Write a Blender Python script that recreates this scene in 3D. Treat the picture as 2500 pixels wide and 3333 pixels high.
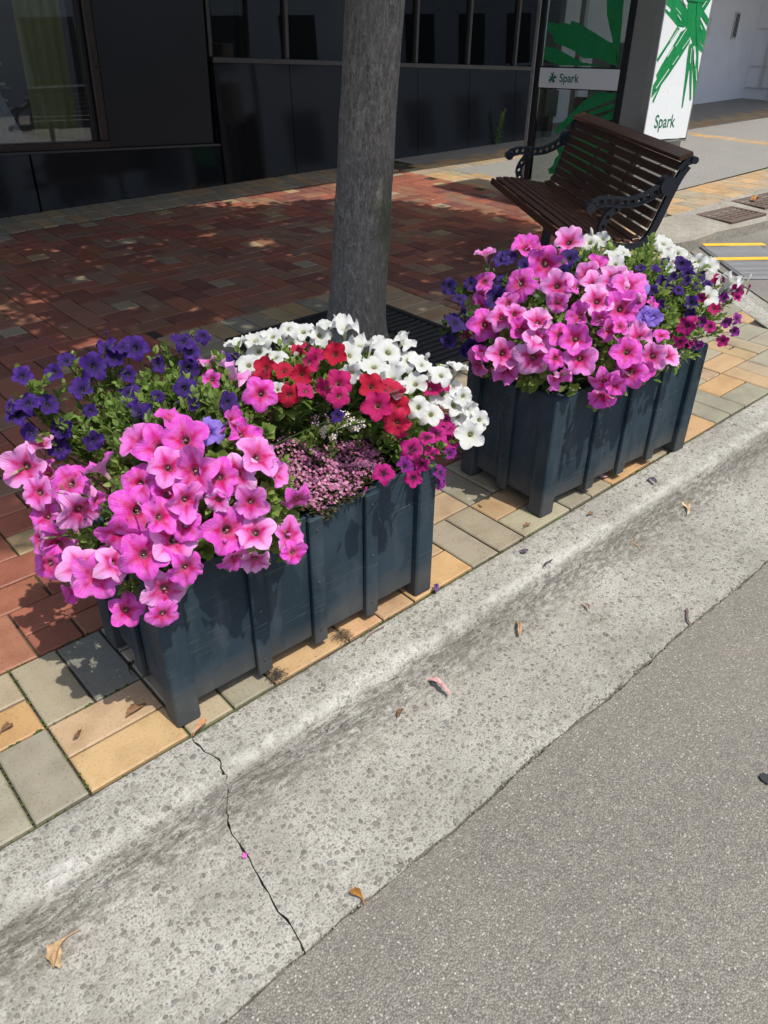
import bpy, bmesh, math, random
import numpy as np
from mathutils import Vector, Matrix
for o in list(bpy.data.objects): bpy.data.objects.remove(o)
scene = bpy.context.scene
C = scene.collection
FLOWERS='''
1 pink pink 0.421 1.709 0.632 0.0435 -0.55 -0.75 0.37
1 pink pink 0.476 1.607 0.617 0.0450 -0.48 -0.30 0.83
1 pink pink 0.525 1.520 0.676 0.0415 -0.31 0.48 0.82
1 pink pink 0.468 1.712 0.673 0.0277 -0.09 -0.08 0.99
1 pink pink 0.422 1.665 0.583 0.0347 -0.64 -0.58 0.50
1 pink pink 0.467 1.704 0.600 0.0280 -0.85 -0.10 0.51
1 pink pink 0.455 1.498 0.601 0.0412 0.00 -0.98 -0.19
1 pink pink 0.476 1.441 0.648 0.0214 0.32 -0.94 -0.11
1 pink pink 0.421 1.651 0.526 0.0372 -0.59 -0.34 0.73
1 pink pink 0.423 1.637 0.451 0.0423 -0.54 -0.54 0.65
1 pink pink 0.378 1.611 0.500 0.0301 -0.95 -0.03 0.32
1 pink pink 0.388 1.615 0.420 0.0329 -0.67 -0.61 0.43
1 pink pink 0.415 1.456 0.492 0.0375 -0.11 -0.74 0.66
1 pink pink 0.423 1.392 0.499 0.0458 -0.48 -0.84 0.25
1 pink pink 0.409 1.520 0.396 0.0303 -0.24 -0.94 -0.25
1 pink pink 0.485 1.384 0.583 0.0401 -0.54 -0.84 -0.11
1 pink pink 0.461 1.377 0.526 0.0341 0.17 -0.77 0.61
1 pink pink 0.502 1.310 0.565 0.0422 -0.26 -0.78 0.57
1 pink pink 0.570 1.297 0.579 0.0401 -0.09 -0.79 0.60
1 pink pink 0.536 1.380 0.627 0.0462 -0.15 -0.84 0.52
1 pink pink 0.554 1.308 0.641 0.0357 0.18 -0.78 0.60
1 pink pink 0.595 1.353 0.655 0.0295 -0.30 -0.78 0.55
1 pink pink 0.559 1.409 0.673 0.0360 -0.59 -0.44 0.68
1 pink pink 0.612 1.362 0.715 0.0341 -0.16 -0.64 0.75
1 pink pink 0.647 1.317 0.707 0.0468 -0.67 -0.64 0.38
1 pink pink 0.628 1.418 0.730 0.0475 -0.21 -0.81 0.54
1 pink pink 0.670 1.386 0.749 0.0412 -0.41 -0.63 0.67
1 pink pink 0.609 1.490 0.722 0.0372 -0.62 -0.15 0.77
1 pink pink 0.693 1.475 0.757 0.0334 0.31 -0.19 0.93
1 pink pink 0.692 1.293 0.686 0.0321 -0.42 -0.80 0.43
1 pink pink 0.727 1.283 0.686 0.0366 -0.60 -0.69 0.40
1 pink pink 0.788 1.285 0.708 0.0438 0.15 -0.65 0.75
1 pink pink 0.788 1.377 0.758 0.0311 0.43 -0.77 0.47
1 pink pink 0.794 1.351 0.733 0.0309 0.28 -0.69 0.67
1 pink pink 0.736 1.250 0.624 0.0368 -0.50 -0.85 0.19
1 pink pink 0.680 1.261 0.571 0.0451 -0.04 -0.92 0.40
1 pink pink 0.727 1.230 0.563 0.0414 -0.37 -0.43 0.82
1 pink pink 0.813 1.260 0.665 0.0308 0.35 -0.87 0.35
1 pink pink 0.843 1.227 0.597 0.0336 -0.23 -0.90 -0.36
1 pink pink 0.808 1.216 0.522 0.0337 0.12 -0.89 0.44
1 pink pink 0.796 1.187 0.494 0.0251 -0.20 -0.91 0.35
1 pink pink 0.675 1.238 0.509 0.0349 -0.18 -0.91 -0.38
1 pink pink 0.717 1.226 0.490 0.0332 -0.53 -0.82 -0.24
1 pink pink 0.595 1.293 0.605 0.0316 -0.56 -0.68 0.47
1 pink pink 0.567 1.256 0.527 0.0343 -0.12 -0.99 0.06
1 pink pink 0.526 1.292 0.467 0.0432 -0.26 -0.94 0.23
1 pink pink 0.463 1.376 0.390 0.0332 -0.14 -0.88 0.46
1 pink pink 0.507 1.282 0.412 0.0354 -0.27 -0.95 0.13
1 pink pink 0.611 1.298 0.661 0.0316 -0.09 -0.98 0.18
1 pink pink 0.674 1.281 0.642 0.0234 -0.53 -0.83 0.20
1 pink pink 0.929 1.700 0.755 0.0353 -0.10 0.25 0.96
1 pink pink 0.891 1.533 0.784 0.0371 0.56 -0.19 0.80
1 pink pink 0.888 1.413 0.782 0.0366 -0.44 -0.69 0.57
1 pink pink 0.852 1.570 0.774 0.0205 -0.64 -0.56 0.53
1 lilac lilac 0.738 1.392 0.745 0.0342 0.11 -0.69 0.72
1 purple purple 0.478 1.746 0.832 0.0232 -0.25 -0.58 0.77
1 purple purple 0.447 1.748 0.747 0.0349 -0.30 -0.35 0.89
1 purple purple 0.470 1.732 0.773 0.0273 -0.39 -0.46 0.80
1 purple purple 0.511 1.724 0.759 0.0336 0.28 -0.72 0.64
1 purple purple 0.460 1.735 0.699 0.0236 -0.67 -0.61 0.42
1 purple purple 0.525 1.720 0.692 0.0281 -0.44 -0.79 0.43
1 purple purple 0.507 1.719 0.647 0.0261 -0.10 -0.74 0.67
1 purple purple 0.545 1.736 0.826 0.0237 -0.45 -0.66 0.60
1 purple purple 0.589 1.768 0.830 0.0219 -0.31 -0.27 0.91
1 purple purple 0.598 1.736 0.767 0.0283 -0.41 -0.43 0.81
1 purple purple 0.641 1.747 0.810 0.0345 -0.06 -0.86 0.51
1 purple purple 0.691 1.773 0.835 0.0265 -0.12 -0.24 0.96
1 purple purple 0.698 1.751 0.814 0.0247 -0.38 -0.79 0.48
1 purple purple 0.752 1.749 0.827 0.0312 -0.42 -0.60 0.68
1 purple purple 0.717 1.741 0.838 0.0165 -0.47 -0.44 0.76
1 purple purple 0.793 1.723 0.780 0.0234 -0.02 -0.95 0.30
1 purple purple 0.865 1.715 0.825 0.0323 -0.14 -0.50 0.86
1 purple purple 0.878 1.703 0.799 0.0282 0.03 -0.85 0.52
1 purple purple 0.860 1.695 0.757 0.0370 -0.19 -0.97 0.15
1 purple purple 0.922 1.714 0.824 0.0240 -0.10 -0.84 0.53
1 purple purple 0.779 1.573 0.773 0.0323 -0.42 -0.65 0.63
1 purple purple 0.697 1.706 0.738 0.0293 -0.33 -0.45 0.83
1 purple purple 0.664 1.582 0.740 0.0313 0.23 -0.54 0.81
1 purple purple 0.730 1.615 0.752 0.0181 -0.06 -0.76 0.65
1 purple purple 0.714 1.728 0.774 0.0229 -0.47 -0.66 0.58
1 purple purple 0.597 1.710 0.720 0.0204 -0.47 -0.76 0.44
1 purple purple 0.548 1.591 0.705 0.0234 0.01 -0.99 0.15
1 purple purple 0.754 1.485 0.770 0.0195 -0.02 -0.98 0.19
1 purple purple 0.814 1.436 0.773 0.0312 0.05 -0.94 0.33
1 purple purple 0.955 1.620 0.773 0.0279 -0.18 -0.78 0.60
1 purple purple 0.436 1.748 0.770 0.0231 -0.83 0.07 0.55
1 purple purple 0.963 1.696 0.770 0.0200 0.07 -0.08 0.99
1 purple purple 1.026 1.305 0.720 0.0182 -0.57 -0.65 0.50
1 white white 1.105 1.676 0.791 0.0298 -0.33 -0.25 0.91
1 white white 1.163 1.683 0.796 0.0277 -0.43 -0.37 0.82
1 white white 1.210 1.680 0.778 0.0326 -0.23 -0.34 0.91
1 white white 1.248 1.656 0.761 0.0353 -0.37 -0.85 0.38
1 white white 1.168 1.679 0.758 0.0302 -0.29 -0.37 0.88
1 white white 1.269 1.658 0.787 0.0188 -0.16 -0.21 0.97
1 white white 1.310 1.624 0.777 0.0356 -0.06 -0.05 1.00
1 white white 1.005 1.696 0.785 0.0314 -0.06 0.22 0.97
1 white white 1.065 1.701 0.782 0.0272 -0.27 -0.19 0.94
1 white white 1.065 1.688 0.756 0.0342 -0.44 -0.49 0.75
1 white white 1.037 1.568 0.784 0.0306 -0.34 -0.10 0.94
1 white white 0.971 1.591 0.774 0.0277 -0.31 -0.44 0.85
1 white white 1.252 1.527 0.744 0.0322 0.05 -0.69 0.73
1 white white 1.340 1.592 0.730 0.0310 0.02 -0.22 0.98
1 white white 1.372 1.506 0.731 0.0404 -0.07 -0.56 0.83
1 white white 1.380 1.556 0.741 0.0215 -0.27 -0.36 0.89
1 white white 1.431 1.511 0.739 0.0308 0.22 -0.62 0.75
1 white white 1.266 1.448 0.735 0.0407 -0.17 -0.28 0.94
1 white white 1.163 1.416 0.753 0.0258 -0.75 -0.66 0.02
1 white white 1.415 1.473 0.703 0.0332 -0.34 -0.43 0.83
1 white white 1.443 1.448 0.693 0.0309 0.02 -0.43 0.90
1 white white 1.294 1.409 0.704 0.0358 -0.46 -0.07 0.88
1 white white 1.372 1.474 0.694 0.0261 -0.21 -0.46 0.86
1 white white 1.395 1.422 0.656 0.0380 -0.34 -0.28 0.90
1 white white 1.454 1.379 0.678 0.0333 -0.18 -0.48 0.86
1 white white 1.456 1.412 0.661 0.0238 -0.05 -0.40 0.92
1 white white 1.506 1.372 0.686 0.0309 0.32 -0.06 0.95
1 white white 1.296 1.307 0.656 0.0337 -0.58 -0.52 0.62
1 white white 1.355 1.317 0.614 0.0324 -0.39 -0.48 0.79
1 white white 1.455 1.373 0.624 0.0382 -0.45 -0.70 0.56
1 white white 1.481 1.347 0.590 0.0335 -0.15 -0.77 0.62
1 white white 1.500 1.334 0.614 0.0287 -0.39 -0.84 0.39
1 white white 1.480 1.334 0.559 0.0312 -0.65 -0.42 0.64
1 white white 1.509 1.320 0.570 0.0288 0.09 -0.95 0.30
1 white white 1.526 1.289 0.550 0.0313 -0.31 -0.74 0.60
1 white white 1.476 1.278 0.526 0.0410 -0.59 -0.52 0.62
1 white white 1.474 1.321 0.513 0.0241 -0.92 -0.28 0.28
1 white white 1.497 1.372 0.633 0.0286 -0.17 -0.59 0.79
1 white white 1.251 1.342 0.707 0.0265 -0.30 -0.32 0.90
1 white white 0.949 1.431 0.766 0.0161 -0.16 -0.84 0.53
1 red red 1.146 1.611 0.760 0.0293 -0.10 0.26 0.96
1 red red 1.194 1.522 0.763 0.0339 -0.56 -0.55 0.63
1 red crimson 1.142 1.540 0.769 0.0222 -0.33 -0.51 0.80
1 red red 0.984 1.535 0.778 0.0294 -0.62 -0.45 0.64
1 red red 1.008 1.487 0.782 0.0273 -0.16 -0.47 0.87
1 red red 1.032 1.449 0.775 0.0292 -0.63 -0.71 0.32
1 red red 0.940 1.496 0.775 0.0245 -0.61 -0.50 0.62
1 red red 0.954 1.392 0.763 0.0300 -0.34 -0.92 0.17
1 red crimson 0.989 1.375 0.772 0.0244 0.06 -0.54 0.84
1 red crimson 1.099 1.391 0.753 0.0356 -0.51 -0.58 0.63
1 red crimson 1.065 1.345 0.744 0.0288 -0.31 -0.86 0.41
1 red crimson 1.057 1.394 0.751 0.0226 -0.98 -0.09 0.16
1 red red 1.169 1.345 0.739 0.0343 -0.37 -0.72 0.59
1 red red 1.231 1.340 0.718 0.0307 0.28 -0.36 0.89
1 red crimson 1.148 1.300 0.710 0.0337 -0.61 -0.56 0.56
1 red red 1.231 1.314 0.674 0.0324 -0.45 -0.49 0.74
1 red red 1.182 1.267 0.663 0.0341 -0.75 -0.63 0.20
1 red crimson 1.189 1.261 0.640 0.0192 -0.76 -0.64 -0.13
1 red crimson 1.100 1.506 0.769 0.0215 -0.14 -0.91 0.39
1 magenta magenta 1.215 1.240 0.587 0.0261 -0.41 -0.77 0.49
1 magenta magenta 1.305 1.283 0.574 0.0224 -0.40 -0.18 0.90
1 magenta magenta 1.386 1.318 0.544 0.0280 -0.07 -0.59 0.80
1 magenta magenta 1.446 1.346 0.554 0.0264 0.01 -0.59 0.81
1 magenta magenta 1.445 1.330 0.535 0.0240 0.08 -0.76 0.64
1 magenta magenta 1.442 1.315 0.502 0.0241 -0.52 -0.44 0.73
1 magenta magenta 1.310 1.263 0.530 0.0205 -0.30 -0.04 0.95
1 magenta magenta 1.101 1.224 0.570 0.0271 -0.31 -0.46 0.83
1 magenta violet 1.178 1.228 0.559 0.0193 -0.10 -0.52 0.85
1 magenta magenta 1.239 1.229 0.541 0.0200 -0.90 -0.44 -0.02
1 magenta magenta 1.208 1.227 0.511 0.0219 -0.52 -0.67 0.54
1 magenta violet 1.419 1.298 0.477 0.0193 -0.18 -0.77 0.61
1 magenta violet 1.385 1.296 0.426 0.0219 0.27 -0.89 0.36
1 magenta violet 1.403 1.317 0.376 0.0195 0.12 -0.94 0.30
1 magenta crimson 1.428 1.396 0.640 0.0238 -0.34 -0.46 0.82
1 magenta crimson 1.450 1.367 0.653 0.0167 -0.45 -0.32 0.83
1 magenta magenta 1.453 1.392 0.598 0.0167 -0.43 -0.56 0.70
2 pink pink 2.056 1.774 0.818 0.0347 -0.14 0.11 0.98
2 pink pink 2.231 1.743 0.818 0.0489 -0.40 -0.24 0.88
2 pink pink 2.251 1.712 0.820 0.0301 0.03 -0.13 0.99
2 pink pink 2.401 1.688 0.821 0.0446 -0.58 -0.24 0.78
2 pink pink 2.307 1.665 0.794 0.0354 -0.54 -0.02 0.84
2 pink pink 2.204 1.632 0.786 0.0502 -0.76 -0.61 0.22
2 pink pink 2.046 1.766 0.729 0.0377 -0.71 -0.16 0.69
2 pink pink 2.059 1.779 0.672 0.0325 -0.32 -0.76 0.57
2 pink pink 2.025 1.752 0.646 0.0299 -0.73 -0.55 0.40
2 pink pink 2.058 1.617 0.754 0.0469 -0.88 -0.23 0.41
2 pink pink 2.073 1.475 0.775 0.0427 -0.68 -0.64 0.36
2 pink pink 2.040 1.442 0.735 0.0322 -0.77 -0.64 0.03
2 pink pink 2.116 1.447 0.777 0.0250 -0.13 -0.80 0.58
2 pink pink 2.012 1.623 0.698 0.0360 -0.70 -0.16 0.70
2 pink pink 1.951 1.593 0.670 0.0384 -0.49 -0.52 0.70
2 pink pink 1.964 1.548 0.689 0.0304 -0.41 -0.75 0.52
2 pink pink 1.945 1.654 0.629 0.0498 -0.49 -0.72 0.49
2 pink pink 1.985 1.768 0.546 0.0301 -0.97 -0.22 0.04
2 pink pink 1.956 1.508 0.651 0.0399 -0.54 -0.56 0.63
2 pink pink 1.970 1.459 0.689 0.0396 -0.30 -0.34 0.89
2 pink pink 1.936 1.425 0.647 0.0419 -0.48 -0.47 0.74
2 pink pink 1.975 1.373 0.668 0.0342 -0.53 -0.50 0.69
2 pink pink 1.992 1.326 0.662 0.0487 -0.77 -0.49 0.42
2 pink pink 1.895 1.527 0.578 0.0456 -0.50 -0.73 0.46
2 pink pink 1.888 1.505 0.529 0.0356 -0.74 -0.56 -0.37
2 pink pink 1.916 1.419 0.591 0.0494 -0.75 -0.64 0.16
2 pink pink 1.909 1.646 0.499 0.0450 -0.98 0.15 -0.12
2 pink pink 1.915 1.635 0.540 0.0262 -0.22 -0.59 0.78
2 pink pink 1.932 1.344 0.610 0.0294 -0.40 -0.71 0.58
2 pink pink 1.984 1.290 0.608 0.0464 -0.70 -0.66 0.27
2 pink pink 1.927 1.325 0.556 0.0419 -0.24 -0.88 -0.42
2 pink pink 2.053 1.365 0.713 0.0391 -0.76 0.27 0.60
2 pink pink 2.133 1.360 0.746 0.0443 -0.53 -0.45 0.72
2 pink pink 2.177 1.409 0.779 0.0375 -0.26 -0.66 0.70
2 pink pink 2.207 1.462 0.791 0.0354 -0.80 -0.31 0.52
2 pink pink 2.259 1.463 0.816 0.0310 -0.23 -0.47 0.85
2 pink pink 2.339 1.500 0.813 0.0314 -0.10 -0.06 0.99
2 pink pink 2.221 1.366 0.790 0.0427 -0.50 -0.69 0.52
2 pink pink 2.247 1.324 0.780 0.0478 -0.24 -0.60 0.76
2 pink pink 2.179 1.295 0.723 0.0469 -0.51 -0.79 0.33
2 pink pink 2.112 1.285 0.672 0.0367 -0.22 -0.97 0.09
2 pink pink 2.137 1.262 0.687 0.0295 -0.27 -0.64 0.72
2 pink pink 2.140 1.224 0.612 0.0471 -0.66 -0.51 0.55
2 pink pink 2.217 1.240 0.639 0.0349 -0.44 -0.11 0.89
2 pink pink 2.152 1.206 0.547 0.0427 -0.91 -0.24 0.34
2 pink pink 2.278 1.211 0.564 0.0432 -0.86 -0.32 0.38
2 pink pink 2.227 1.201 0.533 0.0305 -0.66 -0.74 0.10
2 pink pink 2.358 1.196 0.553 0.0389 -0.18 -0.57 0.81
2 pink pink 2.071 1.243 0.521 0.0373 -0.72 -0.63 -0.28
2 pink pink 2.058 1.236 0.475 0.0377 -0.81 -0.45 -0.37
2 pink pink 2.321 1.218 0.625 0.0229 -0.18 -0.13 0.98
2 pink pink 2.259 1.279 0.744 0.0276 -0.29 -0.89 0.37
2 pink pink 2.318 1.271 0.714 0.0227 0.21 -0.72 0.66
2 pink pink 2.097 1.315 0.707 0.0293 -0.77 -0.63 -0.13
2 pink pink 2.094 1.217 0.513 0.0301 -0.69 -0.73 -0.01
2 pink pink 2.152 1.223 0.520 0.0276 -0.55 -0.74 -0.39
2 lilac lilac 2.216 1.726 0.761 0.0301 -0.96 -0.28 0.08
2 lilac lilac 2.316 1.318 0.768 0.0279 -0.45 -0.48 0.75
2 lilac lilac 2.264 1.258 0.694 0.0350 -0.69 -0.34 0.64
2 lilac lilac 2.270 1.229 0.690 0.0252 -0.63 -0.74 0.23
2 darkpurple darkpurple 1.920 1.812 0.725 0.0291 -0.92 -0.22 0.33
2 darkpurple darkpurple 1.943 1.780 0.686 0.0321 -0.27 -0.29 0.92
2 darkpurple darkpurple 2.010 1.793 0.722 0.0295 -0.75 -0.38 0.55
2 darkpurple darkpurple 2.044 1.703 0.684 0.0425 -0.79 -0.39 0.48
2 darkpurple darkpurple 2.131 1.748 0.708 0.0327 -0.56 -0.71 0.43
2 darkpurple darkpurple 1.920 1.766 0.612 0.0405 0.01 -0.63 0.77
2 darkpurple darkpurple 1.991 1.771 0.602 0.0326 -0.54 -0.43 0.72
2 darkpurple darkpurple 1.955 1.713 0.533 0.0378 -0.60 -0.46 0.65
2 darkpurple darkpurple 1.898 1.776 0.546 0.0298 -0.50 -0.84 0.21
2 darkpurple darkpurple 2.281 1.588 0.805 0.0370 -0.49 -0.37 0.79
2 darkpurple darkpurple 2.178 1.539 0.789 0.0257 -0.84 -0.19 0.52
2 darkpurple darkpurple 2.147 1.778 0.783 0.0324 -0.28 -0.37 0.89
2 darkpurple darkpurple 2.174 1.767 0.791 0.0270 -0.46 -0.51 0.73
2 darkpurple darkpurple 1.951 1.743 0.508 0.0275 -0.62 -0.46 0.64
2 white white 2.489 1.657 0.810 0.0425 -0.58 -0.22 0.78
2 white white 2.568 1.656 0.808 0.0256 -0.87 -0.19 0.45
2 white white 2.386 1.485 0.818 0.0344 -0.04 -0.13 0.99
2 white white 2.331 1.439 0.807 0.0284 -0.51 -0.35 0.78
2 white white 2.443 1.487 0.818 0.0241 -0.12 -0.39 0.91
2 white white 2.681 1.472 0.812 0.0380 -0.17 -0.32 0.93
2 white white 2.596 1.397 0.793 0.0265 -0.25 -0.51 0.82
2 white white 2.750 1.443 0.770 0.0276 -0.42 -0.54 0.73
2 white white 2.762 1.366 0.754 0.0277 -0.75 -0.28 0.60
2 white white 2.798 1.336 0.737 0.0311 -0.28 -0.51 0.81
2 white white 2.816 1.285 0.685 0.0278 -0.15 -0.53 0.83
2 white white 2.832 1.256 0.695 0.0381 0.16 -0.38 0.91
2 white white 2.700 1.266 0.663 0.0303 -0.26 -0.70 0.66
2 white white 2.845 1.273 0.651 0.0243 -0.35 -0.11 0.93
2 white white 2.508 1.334 0.785 0.0162 -0.68 -0.64 0.36
2 purple purple 2.543 1.376 0.789 0.0195 -0.74 -0.32 0.59
2 purple purple 2.630 1.361 0.771 0.0282 -0.66 -0.44 0.61
2 purple purple 2.391 1.378 0.797 0.0190 -0.57 -0.17 0.81
2 purple purple 2.416 1.338 0.795 0.0191 -0.21 -0.49 0.85
2 purple purple 2.399 1.296 0.771 0.0221 -0.79 -0.31 0.52
2 purple purple 2.489 1.308 0.763 0.0224 -0.76 -0.55 0.34
2 purple purple 2.565 1.299 0.760 0.0246 -0.75 -0.49 0.45
2 purple purple 2.687 1.311 0.727 0.0253 -0.28 -0.93 0.23
2 purple purple 2.742 1.300 0.689 0.0206 -0.61 -0.41 0.68
2 purple purple 2.535 1.280 0.745 0.0195 -0.71 -0.39 0.59
2 purple purple 2.409 1.269 0.748 0.0221 -0.78 -0.37 0.51
2 purple purple 2.474 1.270 0.731 0.0223 -0.53 -0.48 0.71
2 purple purple 2.349 1.295 0.748 0.0202 -0.76 -0.33 0.57
2 purple purple 2.350 1.260 0.713 0.0202 -0.94 0.01 0.33
2 purple purple 2.532 1.246 0.680 0.0252 -0.79 -0.21 0.58
2 purple purple 2.495 1.220 0.660 0.0225 -0.89 -0.45 -0.05
2 purple purple 2.663 1.347 0.753 0.0167 -0.53 -0.79 0.30
2 purple purple 2.607 1.273 0.716 0.0165 -0.59 -0.57 0.57
2 magenta crimson 2.815 1.300 0.685 0.0215 -0.78 -0.51 0.36
2 magenta violet 2.798 1.258 0.635 0.0209 -0.69 -0.04 0.72
2 magenta magenta 2.865 1.245 0.653 0.0226 -0.73 -0.65 0.22
2 magenta magenta 2.867 1.239 0.630 0.0174 -0.36 -0.60 0.72
2 magenta crimson 2.742 1.256 0.610 0.0212 -0.69 -0.43 0.58
2 magenta magenta 2.462 1.208 0.626 0.0257 -0.96 -0.19 0.21
2 magenta magenta 2.518 1.222 0.631 0.0161 -0.79 -0.01 0.61
2 magenta violet 2.592 1.219 0.605 0.0198 -0.89 -0.13 0.43
2 magenta magenta 2.678 1.225 0.566 0.0237 -0.66 -0.58 0.47
2 magenta violet 2.795 1.224 0.556 0.0193 -0.58 -0.82 0.04
2 magenta violet 2.824 1.200 0.570 0.0193 -0.20 -0.80 0.57
2 magenta violet 2.846 1.208 0.512 0.0211 -0.54 -0.74 0.39
2 magenta magenta 2.795 1.218 0.486 0.0195 -0.85 -0.53 0.02
2 magenta magenta 2.422 1.196 0.583 0.0224 -0.63 -0.75 -0.22
2 magenta magenta 2.484 1.190 0.564 0.0179 -0.12 -0.98 -0.13
2 magenta violet 2.566 1.198 0.536 0.0149 -0.56 -0.73 -0.39
2 magenta magenta 2.616 1.252 0.680 0.0165 -0.93 -0.36 0.01
2 magenta magenta 2.779 1.296 0.659 0.0105 -0.55 -0.50 0.67
'''
SIGN_GREEN=[[(-0.038,1.562),(0.145,1.573),(0.154,1.55),(0.234,1.516),(0.274,1.496),(0.3,1.386),(0.18,1.389),(0.064,1.437),(-0.021,1.469),(-0.02,1.489),(0.044,1.468),(0.049,1.488),(-0.024,1.512)],[(0.188,1.576),(0.366,1.586),(0.417,1.441),(0.505,1.3),(0.521,1.275),(0.448,1.277),(0.378,1.33),(0.383,1.296),(0.223,1.35),(0.3,1.386),(0.274,1.496),(0.251,1.527),(0.197,1.552)],[(0.236,1.363),(0.369,1.33),(0.375,1.292),(0.284,1.191),(0.177,1.086),(0.003,0.941),(-0.008,0.937),(-0.01,1.019),(0.025,1.058),(0.007,1.084),(0.058,1.152),(0.15,1.255)],[(0.171,1.389),(0.212,1.378),(0.092,1.266),(-0.003,1.164),(-0.019,1.184),(0.09,1.295)],[(0.082,1.024),(0.096,1.015),(0.035,0.906),(0.018,0.911),(0.018,0.924)],[(0.378,1.296),(0.42,1.229),(0.465,1.142),(0.447,1.115),(0.457,0.871),(0.442,0.867),(0.414,1.053),(0.39,1.185)],[(0.394,1.292),(0.433,1.294),(0.466,1.186),(0.56,0.921),(0.542,0.917),(0.482,1.053)],[(0.457,1.282),(0.519,1.279),(0.598,1.081),(0.602,0.954),(0.598,0.926),(0.559,1.009),(0.489,1.143)],[(0.366,1.586),(0.513,1.595),(0.485,1.561),(0.445,1.521),(0.485,1.594),(0.588,1.6),(0.497,1.499),(0.599,1.454),(0.598,1.411),(0.472,1.469),(0.465,1.452),(0.601,1.373),(0.606,1.282),(0.508,1.318),(0.52,1.301),(0.602,1.268),(0.599,1.242),(0.518,1.266),(0.477,1.299),(0.408,1.441)]]
SIGN_WHITE=[[(0.149,1.573),(0.179,1.575),(0.246,1.533),(0.238,1.518),(0.195,1.536)],[(0.136,1.459),(0.144,1.46),(0.205,1.429),(0.2,1.427)],[(0.177,1.373),(0.184,1.371),(0.108,1.295),(0.101,1.296)],[(0.367,1.331),(0.371,1.329),(0.29,1.253),(0.283,1.255)],[(0.247,1.212),(0.253,1.21),(0.193,1.15),(0.187,1.152)],[(0.148,1.124),(0.155,1.121),(0.025,0.995),(0.017,0.999)],[(0.444,1.277),(0.455,1.277),(0.497,1.209),(0.512,1.141),(0.472,1.195)],[(0.406,1.263),(0.412,1.262),(0.434,1.166),(0.426,1.168)],[(0.524,1.134),(0.531,1.133),(0.575,1.052),(0.566,1.054)],[(0.489,1.563),(0.495,1.561),(0.452,1.519),(0.445,1.521)],[(0.094,1.499),(0.098,1.5),(0.178,1.465),(0.173,1.463)],[(0.261,1.393),(0.267,1.391),(0.243,1.372),(0.237,1.373)],[(0.469,1.41),(0.474,1.411),(0.509,1.386),(0.503,1.384)],[(0.147,1.264),(0.155,1.261),(0.099,1.199),(0.091,1.201)],[(0.283,1.381),(0.29,1.38),(0.183,1.265),(0.175,1.266)]]
GLASS_GREEN=[[(0.991,1.416),(0.939,1.425),(0.859,1.401),(0.849,1.424),(0.776,1.407),(0.762,1.432),(0.695,1.415),(0.331,1.265),(0.294,1.127),(0.471,1.182),(0.606,1.181),(0.708,1.232),(0.917,1.291),(0.918,1.324),(0.999,1.377)],[(1.0,1.257),(0.891,1.251),(0.611,1.154),(0.372,1.126),(0.83,1.118),(0.996,1.17)],[(0.472,1.591),(0.321,1.586),(0.301,1.37),(0.286,1.127),(0.321,1.259),(0.348,1.265),(0.447,1.464)],[(0.802,0.651),(0.77,0.643),(0.539,0.815),(0.496,0.83),(0.257,0.921),(0.266,0.967),(0.429,0.961),(0.561,0.882),(0.761,0.704)],[(0.528,0.801),(0.25,0.889),(0.244,0.856),(0.461,0.791)],[(0.479,0.742),(0.24,0.836),(0.228,0.777),(0.369,0.742)],[(0.444,0.703),(0.225,0.764),(0.202,0.65),(0.388,0.651)],[(0.748,0.539),(0.677,0.559),(0.552,0.625),(0.434,0.648),(0.221,0.635),(0.172,0.388),(0.801,0.333),(0.817,0.369),(0.771,0.403),(0.76,0.457),(0.725,0.489),(0.749,0.517)]]
CAM_R=[[0.74606,-0.665828,0.00826],[-0.363776,-0.417937,-0.832464],[0.557729,0.618063,-0.554018]]
CAM_F=2528.06
UPV=[0.054909, 0.038545, 0.997747]
XB=[0.998457, -0.01046, -0.054544]
YB=[0.008334, 0.999202, -0.039059]

# ------------------------------------------------------------------ camera, sky, sun, exposure
CAM = Vector((0, 0, 1.55))
cd = bpy.data.cameras.new('camera'); cam = bpy.data.objects.new('camera', cd); C.objects.link(cam)
r_, d_, f_ = [Vector(v) for v in CAM_R]
M4 = Matrix.Identity(4)
for i in range(3):
    M4[i][0] = r_[i]; M4[i][1] = -d_[i]; M4[i][2] = -f_[i]; M4[i][3] = CAM[i]
cam.matrix_world = M4
cd.sensor_fit = 'VERTICAL'; cd.sensor_height = 36; cd.sensor_width = 27
cd.lens = CAM_F / 3333.3 * 36
cd.clip_start = .05; cd.clip_end = 2000
scene.camera = cam
SUN = Vector((.045, -.44, 1.0)).normalized()
world = bpy.data.worlds.new('World'); scene.world = world; world.use_nodes = True
wn = world.node_tree.nodes; wl = world.node_tree.links
bg = wn['Background']; sky = wn.new('ShaderNodeTexSky'); sky.sky_type = 'NISHITA'; sky.sun_disc = False
sky.sun_elevation = math.asin(SUN.z); sky.sun_rotation = math.atan2(SUN.x, SUN.y)
sky.altitude = 10; sky.air_density = 1; sky.dust_density = 2.5; sky.ozone_density = 1
wl.new(sky.outputs[0], bg.inputs[0]); bg.inputs[1].default_value = .15
sl = bpy.data.lights.new('sun', 'SUN'); sl.energy = 3.0; sl.angle = math.radians(.53); sl.color = (1, .962, .88)
so = bpy.data.objects.new('sun', sl); C.objects.link(so); so.rotation_euler = SUN.to_track_quat('Z', 'Y').to_euler()
so.location = (0, -3, 9)
vs = scene.view_settings; vs.view_transform = 'Standard'; vs.look = 'None'; vs.exposure = 0.48; vs.gamma = 1; vs.use_curve_mapping = False
scene.cycles.use_denoising = True
scene.cycles.max_bounces = 8; scene.cycles.transparent_max_bounces = 12
RND = random.Random(11)
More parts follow.
